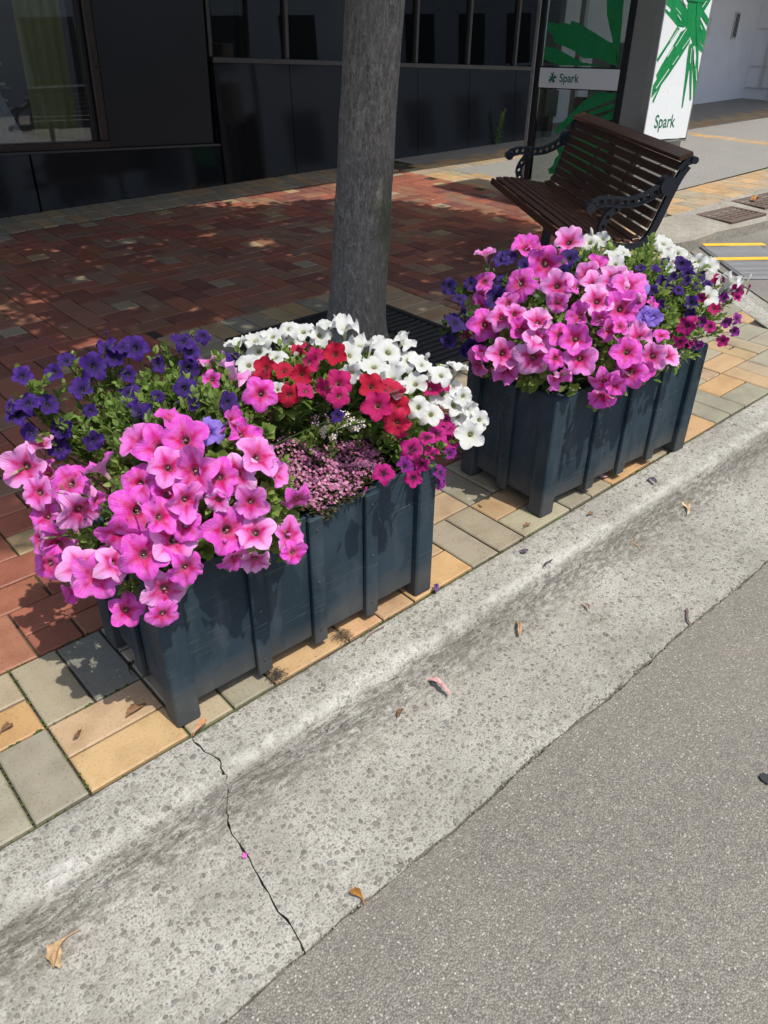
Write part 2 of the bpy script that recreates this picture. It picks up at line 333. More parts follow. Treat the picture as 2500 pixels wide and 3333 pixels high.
# ------------------------------------------------------------------ helpers
def tag(o, label=None, cat=None, group=None, kind=None):
    if label: o['label'] = label
    if cat: o['category'] = cat
    if group: o['group'] = group
    if kind: o['kind'] = kind
    return o
def empty(name, loc=(0, 0, 0), rot=None, parent=None):
    o = bpy.data.objects.new(name, None); C.objects.link(o); o.empty_display_size = .1
    if rot is not None: o.matrix_world = Matrix.Translation(Vector(loc)) @ rot.to_4x4()
    else: o.location = loc
    if parent: o.parent = parent
    return o
def link(name, me, parent=None, loc=None, mw=None):
    o = bpy.data.objects.new(name, me); C.objects.link(o)
    if parent: o.parent = parent
    if mw is not None: o.matrix_basis = mw
    elif loc is not None: o.location = loc
    return o
def pyobj(name, v, f, mat, parent=None, smooth=False, loc=None):
    me = bpy.data.meshes.new(name); me.from_pydata([tuple(p) for p in v], [], [tuple(q) for q in f])
    if mat: me.materials.append(mat)
    if smooth: me.shade_smooth()
    me.update(); return link(name, me, parent, loc)
class MB:
    def __init__(s): s.v = []; s.f = []
    def add(s, v, f):
        n = len(s.v); s.v += [tuple(p) for p in v]; s.f += [tuple(i + n for i in q) for q in f]; return s
    def box(s, x0, x1, y0, y1, z0, z1, c=0.0, M=None):
        bm = bmesh.new(); bmesh.ops.create_cube(bm, size=1)
        for v in bm.verts: v.co = Vector(((x0 + x1) / 2 + v.co.x * (x1 - x0), (y0 + y1) / 2 + v.co.y * (y1 - y0), (z0 + z1) / 2 + v.co.z * (z1 - z0)))
        if c: bmesh.ops.bevel(bm, geom=list(bm.edges), offset=c, segments=1, affect='EDGES')
        bm.verts.index_update()
        vs_ = [(M @ v.co if M else v.co.copy()) for v in bm.verts]; fs = [[v.index for v in q.verts] for q in bm.faces]; bm.free()
        return s.add(vs_, fs)
    def tube(s, pts, rad, n=8, cap=True):
        pts = [Vector(p) for p in pts]; rr = rad if hasattr(rad, '__len__') else [rad] * len(pts)
        v = []; f = []; up = Vector((0, 0, 1)); prev = None
        for i, p in enumerate(pts):
            t = (pts[min(i + 1, len(pts) - 1)] - pts[max(i - 1, 0)]).normalized()
            a = prev - t * prev.dot(t) if prev else t.cross(up if abs(t.z) < .95 else Vector((1, 0, 0)))
            a.normalize(); prev = a; b = t.cross(a)
            for k in range(n):
                w = 2 * math.pi * k / n; v.append(p + (a * math.cos(w) + b * math.sin(w)) * rr[i])
        for i in range(len(pts) - 1):
            for k in range(n):
                f.append((i * n + k, i * n + (k + 1) % n, (i + 1) * n + (k + 1) % n, (i + 1) * n + k))
        if cap: f.append(tuple(range(n - 1, -1, -1))); f.append(tuple((len(pts) - 1) * n + k for k in range(n)))
        return s.add(v, f)
    def prism(s, poly, axis_o, ax, ay, az, t):
        # polygon (list of 2d) in plane (ax, ay) at axis_o, extruded t along az
        n = len(poly); o_ = Vector(axis_o)
        v = [o_ + ax * p[0] + ay * p[1] for p in poly] + [o_ + ax * p[0] + ay * p[1] + az * t for p in poly]
        f = [tuple(range(n)), tuple(range(2 * n - 1, n - 1, -1))] + [(i, (i + 1) % n, n + (i + 1) % n, n + i) for i in range(n)]
        return s.add(v, f)
    def build(s, name, mat, parent=None, smooth=False):
        o = pyobj(name, s.v, s.f, mat, parent, False)
        bm = bmesh.new(); bm.from_mesh(o.data); bmesh.ops.recalc_face_normals(bm, faces=bm.faces); bm.to_mesh(o.data); bm.free()
        if smooth: o.data.shade_smooth()
        return o
# ------------------------------------------------------------------ materials
def nmat(name):
    m = bpy.data.materials.new(name); m.use_nodes = True
    return m, m.node_tree.nodes, m.node_tree.links, m.node_tree.nodes['Principled BSDF']
def node(ns, t, **kw):
    n = ns.new('ShaderNode' + t)
    for k, v in kw.items(): setattr(n, k, v)
    return n
def ramp(ns, ls, src, stops):
    r = ns.new('ShaderNodeValToRGB'); e = r.color_ramp.elements
    while len(e) < len(stops): e.new(.5)
    for k, (p, c) in enumerate(stops):
        e[k].position = p; e[k].color = (*(c if hasattr(c, '__len__') else (c, c, c)), 1)
    ls.new(src, r.inputs[0]); return r.outputs[0]
def mix(ns, ls, fac, a, b, mode='MIX'):
    n = ns.new('ShaderNodeMix'); n.data_type = 'RGBA'; n.blend_type = mode
    for s_, v in ((0, fac), (6, a), (7, b)):
        if hasattr(v, 'links') or isinstance(v, bpy.types.NodeSocket): ls.new(v, n.inputs[s_])
        else: n.inputs[s_].default_value = v if s_ == 0 else (*v, 1)
    return n.outputs[2]
def math_(ns, ls, op, a, b=None, c=None):
    n = ns.new('ShaderNodeMath'); n.operation = op
    for i, v in enumerate((a, b, c)):
        if v is None: continue
        if isinstance(v, bpy.types.NodeSocket): ls.new(v, n.inputs[i])
        else: n.inputs[i].default_value = v
    return n.outputs[0]
def pos(ns, ls, scale=(1, 1, 1), obj=False):
    if obj: src = ns.new('ShaderNodeTexCoord').outputs['Object']
    else: src = ns.new('ShaderNodeNewGeometry').outputs['Position']
    mp = ns.new('ShaderNodeMapping'); mp.inputs['Scale'].default_value = scale; ls.new(src, mp.inputs[0]); return mp.outputs[0]
def noise(ns, ls, vec, sc, det=4, rough=.55):
    n = ns.new('ShaderNodeTexNoise'); n.inputs['Scale'].default_value = sc; n.inputs['Detail'].default_value = det; n.inputs['Roughness'].default_value = rough
    ls.new(vec, n.inputs['Vector']); return n.outputs['Fac']
def bump(ns, ls, bs, h, strength=.3, dist=.005, prev=None):
    b = ns.new('ShaderNodeBump'); b.inputs['Strength'].default_value = strength; b.inputs['Distance'].default_value = dist
    ls.new(h, b.inputs['Height'])
    if prev: ls.new(prev, b.inputs['Normal'])
    ls.new(b.outputs[0], bs.inputs['Normal']); return b.outputs[0]
def simple(name, col, rough=.5, metal=0, var=.25, sc=12, bs_=.15, bd=.003, obj=False, spec=.5, stretch=(1, 1, 1), coat=0, rv=.08):
    m, ns, ls, b = nmat(name); p = pos(ns, ls, stretch, obj)
    n1 = noise(ns, ls, p, sc, 5); n2 = noise(ns, ls, p, sc * 9, 3)
    k = math_(ns, ls, 'ADD', math_(ns, ls, 'MULTIPLY', n1, .7), math_(ns, ls, 'MULTIPLY', n2, .3))
    c = ramp(ns, ls, k, [(.3, tuple(x * (1 - var) for x in col)), (.7, tuple(min(1, x * (1 + var)) for x in col))])
    ls.new(c, b.inputs['Base Color']); b.inputs['Metallic'].default_value = metal; b.inputs['Specular IOR Level'].default_value = spec
    rr = ramp(ns, ls, n1, [(.3, max(0, rough - rv)), (.7, min(1, rough + rv))]); ls.new(rr, b.inputs['Roughness'])
    b.inputs['Coat Weight'].default_value = coat
    if bs_: bump(ns, ls, b, n2, bs_, bd)
    return m
def m_concrete(name, base, light, dark, kerb=False):
    m, ns, ls, b = nmat(name); p = pos(ns, ls)
    wob = ns.new('ShaderNodeTexNoise'); wob.inputs['Scale'].default_value = 40; ls.new(p, wob.inputs['Vector'])
    pw = ns.new('ShaderNodeVectorMath'); pw.operation = 'MULTIPLY_ADD'; ls.new(wob.outputs['Color'], pw.inputs[0]); pw.inputs[1].default_value = (.012, .012, .012); ls.new(p, pw.inputs[2])
    cols = None; hs = None
    big = noise(ns, ls, p, 5, 4); mid = noise(ns, ls, p, 28, 5, .6); fine = noise(ns, ls, p, 210, 3, .6)
    c = mix(ns, ls, ramp(ns, ls, big, [(.32, 0), (.68, 1)]), base, light)
    c = mix(ns, ls, ramp(ns, ls, mid, [(.42, 0), (.62, .8)]), c, light)
    c = mix(ns, ls, ramp(ns, ls, fine, [(.37, .6), (.55, 0)]), c, dark)
    height = mid
    for sc_, keep, rad in ((62, .55, .36), (120, .45, .34), (34, .80, .30)):
        v = ns.new('ShaderNodeTexVoronoi'); v.inputs['Scale'].default_value = sc_; v.inputs['Randomness'].default_value = .95; ls.new(pw.outputs[0], v.inputs['Vector'])
        sep = ns.new('ShaderNodeSeparateColor'); ls.new(v.outputs['Color'], sep.inputs[0])
        on = math_(ns, ls, 'GREATER_THAN', sep.outputs[0], keep)
        inside = ramp(ns, ls, v.outputs['Distance'], [(rad * .82, 1), (rad, 0)])
        msk = math_(ns, ls, 'MULTIPLY', on, inside)
        pc = ramp(ns, ls, sep.outputs[1], [(0, (.10, .095, .082)), (.45, (.18, .165, .14)), (.75, (.26, .215, .17)), (1, (.15, .165, .17))])
        c = mix(ns, ls, math_(ns, ls, 'MULTIPLY', msk, .7), c, pc)
        height = math_(ns, ls, 'ADD', height, math_(ns, ls, 'MULTIPLY', msk, .5 if sc_ < 100 else .3))
    st = noise(ns, ls, p, 2.2, 5, .65)
    c = mix(ns, ls, ramp(ns, ls, st, [(.42, 0), (.70, .5)]), c, dark)
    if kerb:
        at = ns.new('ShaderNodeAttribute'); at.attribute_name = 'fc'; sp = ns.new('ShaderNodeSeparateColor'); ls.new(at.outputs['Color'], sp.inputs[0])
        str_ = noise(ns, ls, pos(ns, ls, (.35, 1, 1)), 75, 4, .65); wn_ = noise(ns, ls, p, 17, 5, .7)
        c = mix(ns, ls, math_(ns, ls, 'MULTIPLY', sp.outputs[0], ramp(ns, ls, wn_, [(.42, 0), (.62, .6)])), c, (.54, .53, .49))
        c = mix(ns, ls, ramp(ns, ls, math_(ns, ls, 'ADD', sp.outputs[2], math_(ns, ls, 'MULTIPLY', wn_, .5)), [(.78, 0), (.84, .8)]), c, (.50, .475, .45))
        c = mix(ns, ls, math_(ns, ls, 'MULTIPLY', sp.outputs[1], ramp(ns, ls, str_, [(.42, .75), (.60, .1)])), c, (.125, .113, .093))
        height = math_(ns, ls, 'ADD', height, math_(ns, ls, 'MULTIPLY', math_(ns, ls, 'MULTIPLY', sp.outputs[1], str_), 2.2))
    ls.new(c, b.inputs['Base Color']); b.inputs['Roughness'].default_value = .85; b.inputs['Specular IOR Level'].default_value = .25
    h2 = math_(ns, ls, 'ADD', height, math_(ns, ls, 'MULTIPLY', fine, .7))
    bump(ns, ls, b, h2, .75, .006)
    return m
def m_asphalt(name, lo, hi, sc=165, spec=.35, fleck=.62):
    m, ns, ls, b = nmat(name); p = pos(ns, ls)
    big = noise(ns, ls, p, 1.6, 5, .6); mid = noise(ns, ls, p, 30, 4)
    v = ns.new('ShaderNodeTexVoronoi'); v.inputs['Scale'].default_value = sc; ls.new(p, v.inputs['Vector'])
    v2 = ns.new('ShaderNodeTexVoronoi'); v2.inputs['Scale'].default_value = sc * .55; ls.new(p, v2.inputs['Vector'])
    s1 = ns.new('ShaderNodeSeparateColor'); ls.new(v.outputs['Color'], s1.inputs[0])
    s2 = ns.new('ShaderNodeSeparateColor'); ls.new(v2.outputs['Color'], s2.inputs[0])
    c = ramp(ns, ls, s1.outputs[0], [(0, lo), (fleck, tuple((a + q) / 2 for a, q in zip(lo, hi))), (1, hi)])
    c = mix(ns, ls, math_(ns, ls, 'MULTIPLY', math_(ns, ls, 'GREATER_THAN', s2.outputs[1], .80), ramp(ns, ls, v2.outputs['Distance'], [(.2, .9), (.42, 0)])), c, tuple(min(1, x * 1.9) for x in hi))
    c = mix(ns, ls, ramp(ns, ls, v.outputs['Distance'], [(.35, 0), (.75, .6)]), c, tuple(x * .4 for x in lo))
    c = mix(ns, ls, ramp(ns, ls, big, [(.35, .32), (.65, 0)]), c, tuple(x * .75 for x in lo))
    c = mix(ns, ls, ramp(ns, ls, noise(ns, ls, p, .7, 5, .6), [(.42, 0), (.62, .22)]), c, (.30, .27, .225))
    c = mix(ns, ls, ramp(ns, ls, mid, [(.4, 0), (.7, .18)]), c, (.30, .26, .21))
    ls.new(c, b.inputs['Base Color'])
    ls.new(ramp(ns, ls, s1.outputs[2], [(0, .45), (1, .8)]), b.inputs['Roughness']); b.inputs['Specular IOR Level'].default_value = spec
    h = math_(ns, ls, 'MULTIPLY', v.outputs['Distance'], -1.0)
    h = math_(ns, ls, 'ADD', h, math_(ns, ls, 'MULTIPLY', s1.outputs[1], .5))
    bump(ns, ls, b, h, .6, .0035)
    return m
def m_paver(name, vcol=False):
    m, ns, ls, b = nmat(name); p = pos(ns, ls)
    if vcol:
        a = ns.new('ShaderNodeVertexColor'); a.layer_name = 'Col'; base = a.outputs[0]
    else:
        base = ns.new('ShaderNodeObjectInfo').outputs['Color']
    n1 = noise(ns, ls, p, 9, 5, .6); n2 = noise(ns, ls, p, 160, 3, .6); n3 = noise(ns, ls, p, 33, 4)
    c = mix(ns, ls, ramp(ns, ls, n1, [(.3, .45), (.55, 0)]), base, (.55, .5, .47), 'MULTIPLY')
    c = mix(ns, ls, ramp(ns, ls, n3, [(.5, 0), (.72, .4)]), c, (1.0, .92, .8), 'MULTIPLY')
    c = mix(ns, ls, ramp(ns, ls, n2, [(.30, .55), (.42, 0)]), c, (.3, .27, .24), 'MULTIPLY')
    c = mix(ns, ls, ramp(ns, ls, n2, [(.66, 0), (.78, .22)]), c, (.8, .76, .68))
    sp = ns.new('ShaderNodeTexVoronoi'); sp.inputs['Scale'].default_value = 7.5; ls.new(p, sp.inputs['Vector'])
    sps = ns.new('ShaderNodeSeparateColor'); ls.new(sp.outputs['Color'], sps.inputs[0])
    gum = math_(ns, ls, 'MULTIPLY', math_(ns, ls, 'GREATER_THAN', sps.outputs[0], .80), ramp(ns, ls, sp.outputs['Distance'], [(.07, .75), (.10, 0)]))
    c = mix(ns, ls, gum, c, (.36, .33, .30))
    ls.new(c, b.inputs['Base Color'])
    ls.new(ramp(ns, ls, n1, [(.3, .42), (.7, .66)]), b.inputs['Roughness']); b.inputs['Specular IOR Level'].default_value = .4
    bump(ns, ls, b, math_(ns, ls, 'ADD', n2, math_(ns, ls, 'MULTIPLY', n3, 1.5)), .25, .003)
    return m
def m_joint():
    m, ns, ls, b = nmat('joint_sand'); p = pos(ns, ls)
    n1 = noise(ns, ls, p, 2.3, 5, .6); n2 = noise(ns, ls, p, 140, 3)
    c = mix(ns, ls, ramp(ns, ls, n1, [(.47, 0), (.60, 1)]), (.055, .045, .035), (.07, .095, .025))
    c = mix(ns, ls, ramp(ns, ls, n2, [(.4, .6), (.6, 0)]), c, (.02, .018, .012))
    ls.new(c, b.inputs['Base Color']); b.inputs['Roughness'].default_value = .95
    bump(ns, ls, b, n2, .8, .006); return m
def m_leaf(name, c0, c1, trans=.35):
    m, ns, ls, b = nmat(name); p = pos(ns, ls)
    a = ns.new('ShaderNodeAttribute'); a.attribute_name = 'fc'
    sep = ns.new('ShaderNodeSeparateColor'); ls.new(a.outputs['Color'], sep.inputs[0])
    c = mix(ns, ls, sep.outputs[0], c0, c1)
    c = mix(ns, ls, ramp(ns, ls, noise(ns, ls, p, 90, 3), [(.4, 0), (.7, .35)]), c, tuple(x * .6 for x in c0))
    ls.new(c, b.inputs['Base Color']); b.inputs['Roughness'].default_value = .55; b.inputs['Specular IOR Level'].default_value = .4
    t = ns.new('ShaderNodeBsdfTranslucent'); ls.new(mix(ns, ls, .5, c, tuple(min(1, x * 1.6) for x in c1)), t.inputs[0])
    ms = ns.new('ShaderNodeMixShader'); ms.inputs[0].default_value = trans
    ls.new(b.outputs[0], ms.inputs[1]); ls.new(t.outputs[0], ms.inputs[2]); ls.new(ms.outputs[0], ns['Material Output'].inputs[0])
    return m
def m_flower(name, edge, pale, throat, thr=.42, vein=.6, deep=(.02, .01, .01), tube=None, trans=.3):
    m, ns, ls, b = nmat(name); p = pos(ns, ls)
    a = ns.new('ShaderNodeAttribute'); a.attribute_name = 'fc'
    sep = ns.new('ShaderNodeSeparateColor'); ls.new(a.outputs['Color'], sep.inputs[0])
    rad, ve, part = sep.outputs
    oi = ns.new('ShaderNodeObjectInfo')
    rnd = ramp(ns, ls, oi.outputs['Random'], [(.48, 0), (1, .9)])
    back = ns.new('ShaderNodeNewGeometry').outputs['Backfacing']
    c = mix(ns, ls, math_(ns, ls, 'MULTIPLY', rnd, ramp(ns, ls, rad, [(.3, .2), (.9, 1)])), edge, pale)
    # throat star reaching out along the lobe veins
    rr = math_(ns, ls, 'SUBTRACT', rad, math_(ns, ls, 'MULTIPLY', ve, .22))
    c = mix(ns, ls, ramp(ns, ls, rr, [(thr * .45, 1), (thr * 1.15, 0)]), c, throat)
    an = ns.new('ShaderNodeAttribute'); an.attribute_name = 'ang'
    fv = math_(ns, ls, 'SINE', math_(ns, ls, 'ADD', math_(ns, ls, 'MULTIPLY', an.outputs['Fac'], 6.28319 * 45), math_(ns, ls, 'MULTIPLY', noise(ns, ls, p, 60, 3), 5.0)))
    fine = math_(ns, ls, 'MULTIPLY', ramp(ns, ls, fv, [(.35, 0), (1, vein * .55)]), ramp(ns, ls, rad, [(.2, 1), (.85, 0)]))
    c = mix(ns, ls, fine, c, throat)
    vf = math_(ns, ls, 'MULTIPLY', ramp(ns, ls, ve, [(.80, 0), (1, vein)]), ramp(ns, ls, rad, [(.3, 1), (.95, .15)]))
    c = mix(ns, ls, vf, c, throat)
    c = mix(ns, ls, ramp(ns, ls, rad, [(.12, 1), (.22, 0)]), c, deep)
    c = mix(ns, ls, math_(ns, ls, 'MULTIPLY', back, .5), c, pale)
    c = mix(ns, ls, ramp(ns, ls, noise(ns, ls, p, 70, 3), [(.4, 0), (.75, .25)]), c, pale)
    tb = tube or tuple(x * .7 + .1 for x in pale)
    c = mix(ns, ls, ramp(ns, ls, part, [(.2, 0), (.45, 1)]), c, tb)
    c = mix(ns, ls, ramp(ns, ls, part, [(.62, 0), (.72, 1)]), c, (.13, .21, .05))
    ls.new(c, b.inputs['Base Color']); b.inputs['Roughness'].default_value = .6; b.inputs['Specular IOR Level'].default_value = .25
    b.inputs['Sheen Weight'].default_value = .15
    t = ns.new('ShaderNodeBsdfTranslucent'); ls.new(c, t.inputs[0])
    ms = ns.new('ShaderNodeMixShader'); ms.inputs[0].default_value = trans
    ls.new(b.outputs[0], ms.inputs[1]); ls.new(t.outputs[0], ms.inputs[2]); ls.new(ms.outputs[0], ns['Material Output'].inputs[0])
    bump(ns, ls, b, math_(ns, ls, 'ADD', math_(ns, ls, 'ADD', ve, math_(ns, ls, 'MULTIPLY', fv, .3)), noise(ns, ls, p, 190, 3)), .45, .002)
    return m
def m_glass(name, tint=(.9, .95, .93), rough=.0, alpha=.12, refl=.5):
    m, ns, ls, b = nmat(name)
    g = ns.new('ShaderNodeBsdfGlossy'); g.inputs['Roughness'].default_value = rough; g.inputs[0].default_value = (1, 1, 1, 1)
    t = ns.new('ShaderNodeBsdfTransparent'); t.inputs[0].default_value = (*tint, 1)
    lw = ns.new('ShaderNodeFresnel'); lw.inputs[0].default_value = 1.5
    k = math_(ns, ls, 'MULTIPLY', lw.outputs[0], 1.6)
    ms = ns.new('ShaderNodeMixShader'); ls.new(k, ms.inputs[0]); ls.new(t.outputs[0], ms.inputs[1]); ls.new(g.outputs[0], ms.inputs[2])
    ls.new(ms.outputs[0], ns['Material Output'].inputs[0]); return m
def m_bark():
    m, ns, ls, b = nmat('bark'); p = pos(ns, ls, (1, 1, .28)); q = pos(ns, ls)
    n1 = noise(ns, ls, p, 60, 6, .75); n2 = noise(ns, ls, p, 210, 4, .7); n3 = noise(ns, ls, q, 6, 4)
    k = math_(ns, ls, 'ADD', math_(ns, ls, 'MULTIPLY', n1, .55), math_(ns, ls, 'MULTIPLY', n2, .45))
    c = ramp(ns, ls, k, [(.36, (.05, .044, .036)), (.5, (.22, .20, .17)), (.64, (.46, .42, .36))])
    c = mix(ns, ls, ramp(ns, ls, n3, [(.4, 0), (.66, .55)]), c, (.20, .19, .17))
    lich = noise(ns, ls, q, 16, 5, .7)
    c = mix(ns, ls, ramp(ns, ls, lich, [(.58, 0), (.65, .6)]), c, (.40, .385, .35))
    # green algae on the kerb-side flank
    sx = ns.new('ShaderNodeSeparateXYZ'); ls.new(q, sx.inputs[0])
    fl = math_(ns, ls, 'SUBTRACT', math_(ns, ls, 'MULTIPLY', sx.outputs[0], .77), math_(ns, ls, 'MULTIPLY', sx.outputs[1], .64))
    side = ramp(ns, ls, math_(ns, ls, 'ADD', fl, math_(ns, ls, 'MULTIPLY', noise(ns, ls, q, 11, 4), .18)), [(.165, 0), (.26, .75)])
    hz = ramp(ns, ls, sx.outputs[2], [(.35, .4), (.62, 1), (.95, 0)])
    c = mix(ns, ls, math_(ns, ls, 'MULTIPLY', side, hz), c, (.06, .085, .035))
    ls.new(c, b.inputs['Base Color']); b.inputs['Roughness'].default_value = .9; b.inputs['Specular IOR Level'].default_value = .2
    bump(ns, ls, b, k, .9, .012); return m
def m_wood(name, c0, c1, stretch, sc=14, rough=.45):
    m, ns, ls, b = nmat(name); p = pos(ns, ls, stretch, True)
    n1 = noise(ns, ls, p, sc, 6, .65); n2 = noise(ns, ls, p, sc * 6, 3)
    c = ramp(ns, ls, math_(ns, ls, 'ADD', math_(ns, ls, 'MULTIPLY', n1, .7), math_(ns, ls, 'MULTIPLY', n2, .3)), [(.35, c0), (.65, c1)])
    ls.new(c, b.inputs['Base Color']); ls.new(ramp(ns, ls, n1, [(.3, rough - .1), (.7, rough + .12)]), b.inputs['Roughness'])
    bump(ns, ls, b, n1, .25, .003); return m
def m_planter():
    m, ns, ls, b = nmat('planter_paint'); p = pos(ns, ls); q = pos(ns, ls, (.35, 1, 14)); w = pos(ns, ls, (1, 1, .25))
    n1 = noise(ns, ls, p, 5, 5); sc = noise(ns, ls, q, 16, 3, .7); sp = noise(ns, ls, p, 240, 2); ru = noise(ns, ls, w, 22, 4)
    c = mix(ns, ls, ramp(ns, ls, n1, [(.35, 0), (.65, 1)]), (.018, .033, .045), (.034, .055, .072))
    c = mix(ns, ls, ramp(ns, ls, ru, [(.5, 0), (.75, .45)]), c, (.085, .10, .11))
    c = mix(ns, ls, ramp(ns, ls, sc, [(.62, 0), (.70, .55)]), c, (.14, .16, .17))
    c = mix(ns, ls, ramp(ns, ls, sp, [(.76, 0), (.79, .6)]), c, (.32, .32, .31))
    # splash of dirt near the feet
    sx = ns.new('ShaderNodeSeparateXYZ'); ls.new(p, sx.inputs[0])
    dz = math_(ns, ls, 'ADD', sx.outputs[2], math_(ns, ls, 'MULTIPLY', n1, -.12))
    c = mix(ns, ls, ramp(ns, ls, dz, [(0, .5), (.07, 0)]), c, (.11, .10, .085))
    ls.new(c, b.inputs['Base Color']); ls.new(ramp(ns, ls, n1, [(.3, .5), (.7, .66)]), b.inputs['Roughness']); b.inputs['Specular IOR Level'].default_value = .15
    bump(ns, ls, b, math_(ns, ls, 'ADD', sc, ru), .15, .002); return m
def m_steel():
    m, ns, ls, b = nmat('brushed_steel'); p = pos(ns, ls, (1, 1, 40), True); n1 = noise(ns, ls, p, 8, 4)
    ls.new(ramp(ns, ls, n1, [(.3, (.40, .39, .37)), (.7, (.52, .51, .48))]), b.inputs['Base Color']); b.inputs['Metallic'].default_value = .9
    ls.new(ramp(ns, ls, n1, [(.3, .34), (.7, .46)]), b.inputs['Roughness']); return m
MAT = {}
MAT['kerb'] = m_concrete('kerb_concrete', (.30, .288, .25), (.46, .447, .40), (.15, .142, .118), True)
MAT['apron'] = m_concrete('apron_concrete', (.27, .25, .205), (.40, .375, .32), (.16, .145, .115))
MAT['road'] = m_asphalt('road_chip', (.158, .147, .125), (.31, .292, .255), 225)
MAT['foot'] = m_asphalt('footpath_asphalt', (.25, .243, .222), (.37, .36, .335), 210, .3)
MAT['paver'] = m_paver('paver_clay'); MAT['paver_v'] = m_paver('paver_clay_far', True); MAT['joint'] = m_joint()
MAT['soilbase'] = simple('dark_soil', (.02, .018, .014), .95, var=.5, sc=60)
MAT['soil'] = simple('potting_soil', (.03, .022, .015), .95, var=.6, sc=80, bs_=1, bd=.01)
MAT['moss'] = simple('moss', (.085, .115, .022), .95, var=.5, sc=120, bs_=1, bd=.004)
MAT['paint'] = m_planter(); MAT['bark'] = m_bark(); MAT['steel'] = m_steel()
MAT['granite'] = simple('black_granite', (.012, .0125, .014), .07, var=.4, sc=40, bs_=0, spec=1.0, rv=.015)
MAT['pilaster'] = simple('satin_black_panel', (.014, .014, .015), .34, var=.08, sc=3, bs_=0, rv=.02)
MAT['darkframe'] = simple('grey_mullion', (.085, .08, .075), .4, metal=.3, var=.15, sc=20)
MAT['brownframe'] = simple('brown_frame', (.045, .025, .018), .35, var=.2, sc=20)
MAT['blackmetal'] = simple('black_metal', (.012, .012, .013), .35, var=.3, sc=30)
MAT['grate'] = simple('cast_iron', (.030, .028, .027), .6, metal=.4, var=.4, sc=60, bs_=.4)
MAT['rust'] = simple('rusty_iron', (.12, .085, .068), .8, metal=.2, var=.35, sc=50, bs_=.5)
MAT['iron'] = simple('navy_cast_iron', (.012, .022, .034), .34, var=.3, sc=60, bs_=.15, coat=.2)
MAT['white'] = simple('white_wall_paint', (.84, .85, .88), .8, var=.06, sc=3, bs_=.2, bd=.006)
MAT['pipe'] = simple('white_pipe', (.6, .6, .58), .5, var=.08, sc=10)
MAT['signwhite'] = simple('white_acrylic', (.80, .82, .82), .22, var=.02, sc=3, bs_=0)
MAT['green'] = simple('green_print', (.008, .24, .065), .28, var=.10, sc=9, bs_=0)
MAT['greend'] = simple('green_lettering', (.012, .15, .075), .35, var=.10, sc=9, bs_=0)
MAT['wglass'] = m_glass('window_glass', (.55, .58, .58)); MAT['dglass'] = m_glass('display_glass', (.94, .95, .94)); MAT['bglass'] = m_glass('booth_glass', (.62, .66, .64))
MAT['bench'] = m_wood('dark_stained_slat', (.042, .018, .010), (.15, .066, .036), (1, 14, 14), 6, .42)
MAT['awning'] = simple('awning_soffit', (.65, .64, .62), .7, var=.1, sc=3)
MAT['leafa'] = m_leaf('petunia_leaf', (.075, .14, .026), (.27, .37, .085))
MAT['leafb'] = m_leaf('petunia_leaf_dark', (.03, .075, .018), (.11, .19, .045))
MAT['crown'] = m_leaf('tree_leaf', (.05, .10, .02), (.13, .20, .05), .45)
FM = {
 'pink': m_flower('pink_petal', (.73, .075, .57), (.88, .50, .80), (.54, .002, .13), .48, .9, (.22, .004, .02), (.62, .40, .38)),
 'purple': m_flower('purple_petal', (.034, .004, .135), (.062, .011, .21), (.012, .002, .06), .50, .6, (.01, .002, .03), (.16, .10, .25), .14),
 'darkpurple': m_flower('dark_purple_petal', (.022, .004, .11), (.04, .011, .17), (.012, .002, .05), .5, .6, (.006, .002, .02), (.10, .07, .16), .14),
 'lilac': m_flower('lilac_petal', (.27, .17, .66), (.42, .31, .76), (.13, .05, .42), .34, .45, (.02, .01, .03), (.4, .34, .5)),
 'white': m_flower('white_petal', (.70, .715, .70), (.76, .765, .755), (.70, .74, .52), .26, .10, (.35, .38, .10), (.62, .68, .40), .35),
 'red': m_flower('red_petal', (.44, .003, .030), (.52, .012, .08), (.34, .002, .02), .3, .3, (.25, .13, .05), (.5, .12, .14)),
 'crimson': m_flower('crimson_petal', (.44, .004, .11), (.54, .02, .20), (.33, .002, .06), .3, .4, (.42, .28, .16), (.5, .15, .2)),
 'magenta': m_flower('magenta_petal', (.42, .004, .17), (.56, .02, .27), (.14, .001, .05), .42, .6, (.01, .002, .005), (.35, .12, .2)),
 'violet': m_flower('violet_petal', (.22, .008, .22), (.33, .03, .32), (.06, .002, .06), .42, .6, (.01, .002, .01), (.25, .12, .25)),
}
# ------------------------------------------------------------------ kerb path (back edge of the kerb, pavement side)
TH = math.radians(54)
def fillet_path():
    P0 = Vector((-14, 1.285)); A = Vector((4.14, 1.285)); B = Vector((5.765, 3.52)); E_ = Vector((30, 3.75))
    pts = []
    def arc(corner, din, dout, rad, n=10):
        ang = din.angle(dout); t = rad * math.tan(ang / 2); a = corner - din * t; b = corner + dout * t
        return [a.lerp(corner, k / n).lerp(corner.lerp(b, k / n), k / n) for k in range(n + 1)]
    d1 = Vector((1, 0)); d2 = (B - A).normalized(); d3 = (E_ - B).normalized()
    xs = [-14, -8, -4, -2, -1] + [-.6 + .03 * k for k in range(int(4.35 / .03))]
    a1 = arc(A, d1, d2, .75); a2 = arc(B, d2, d3, .8)
    pts = [Vector((x, 1.285)) for x in xs if x < a1[0].x - .02] + a1
    for k in range(1, 30):
        q = a1[-1].lerp(a2[0], k / 30); pts.append(q)
    pts += a2
    x = a2[-1].x
    while x < 29:
        x += .08 if x < 9 else 2; pts.append(a2[-1] + d3 * ((x - a2[-1].x)))
    return pts
KP = fillet_path(); NK = len(KP)
KN = []
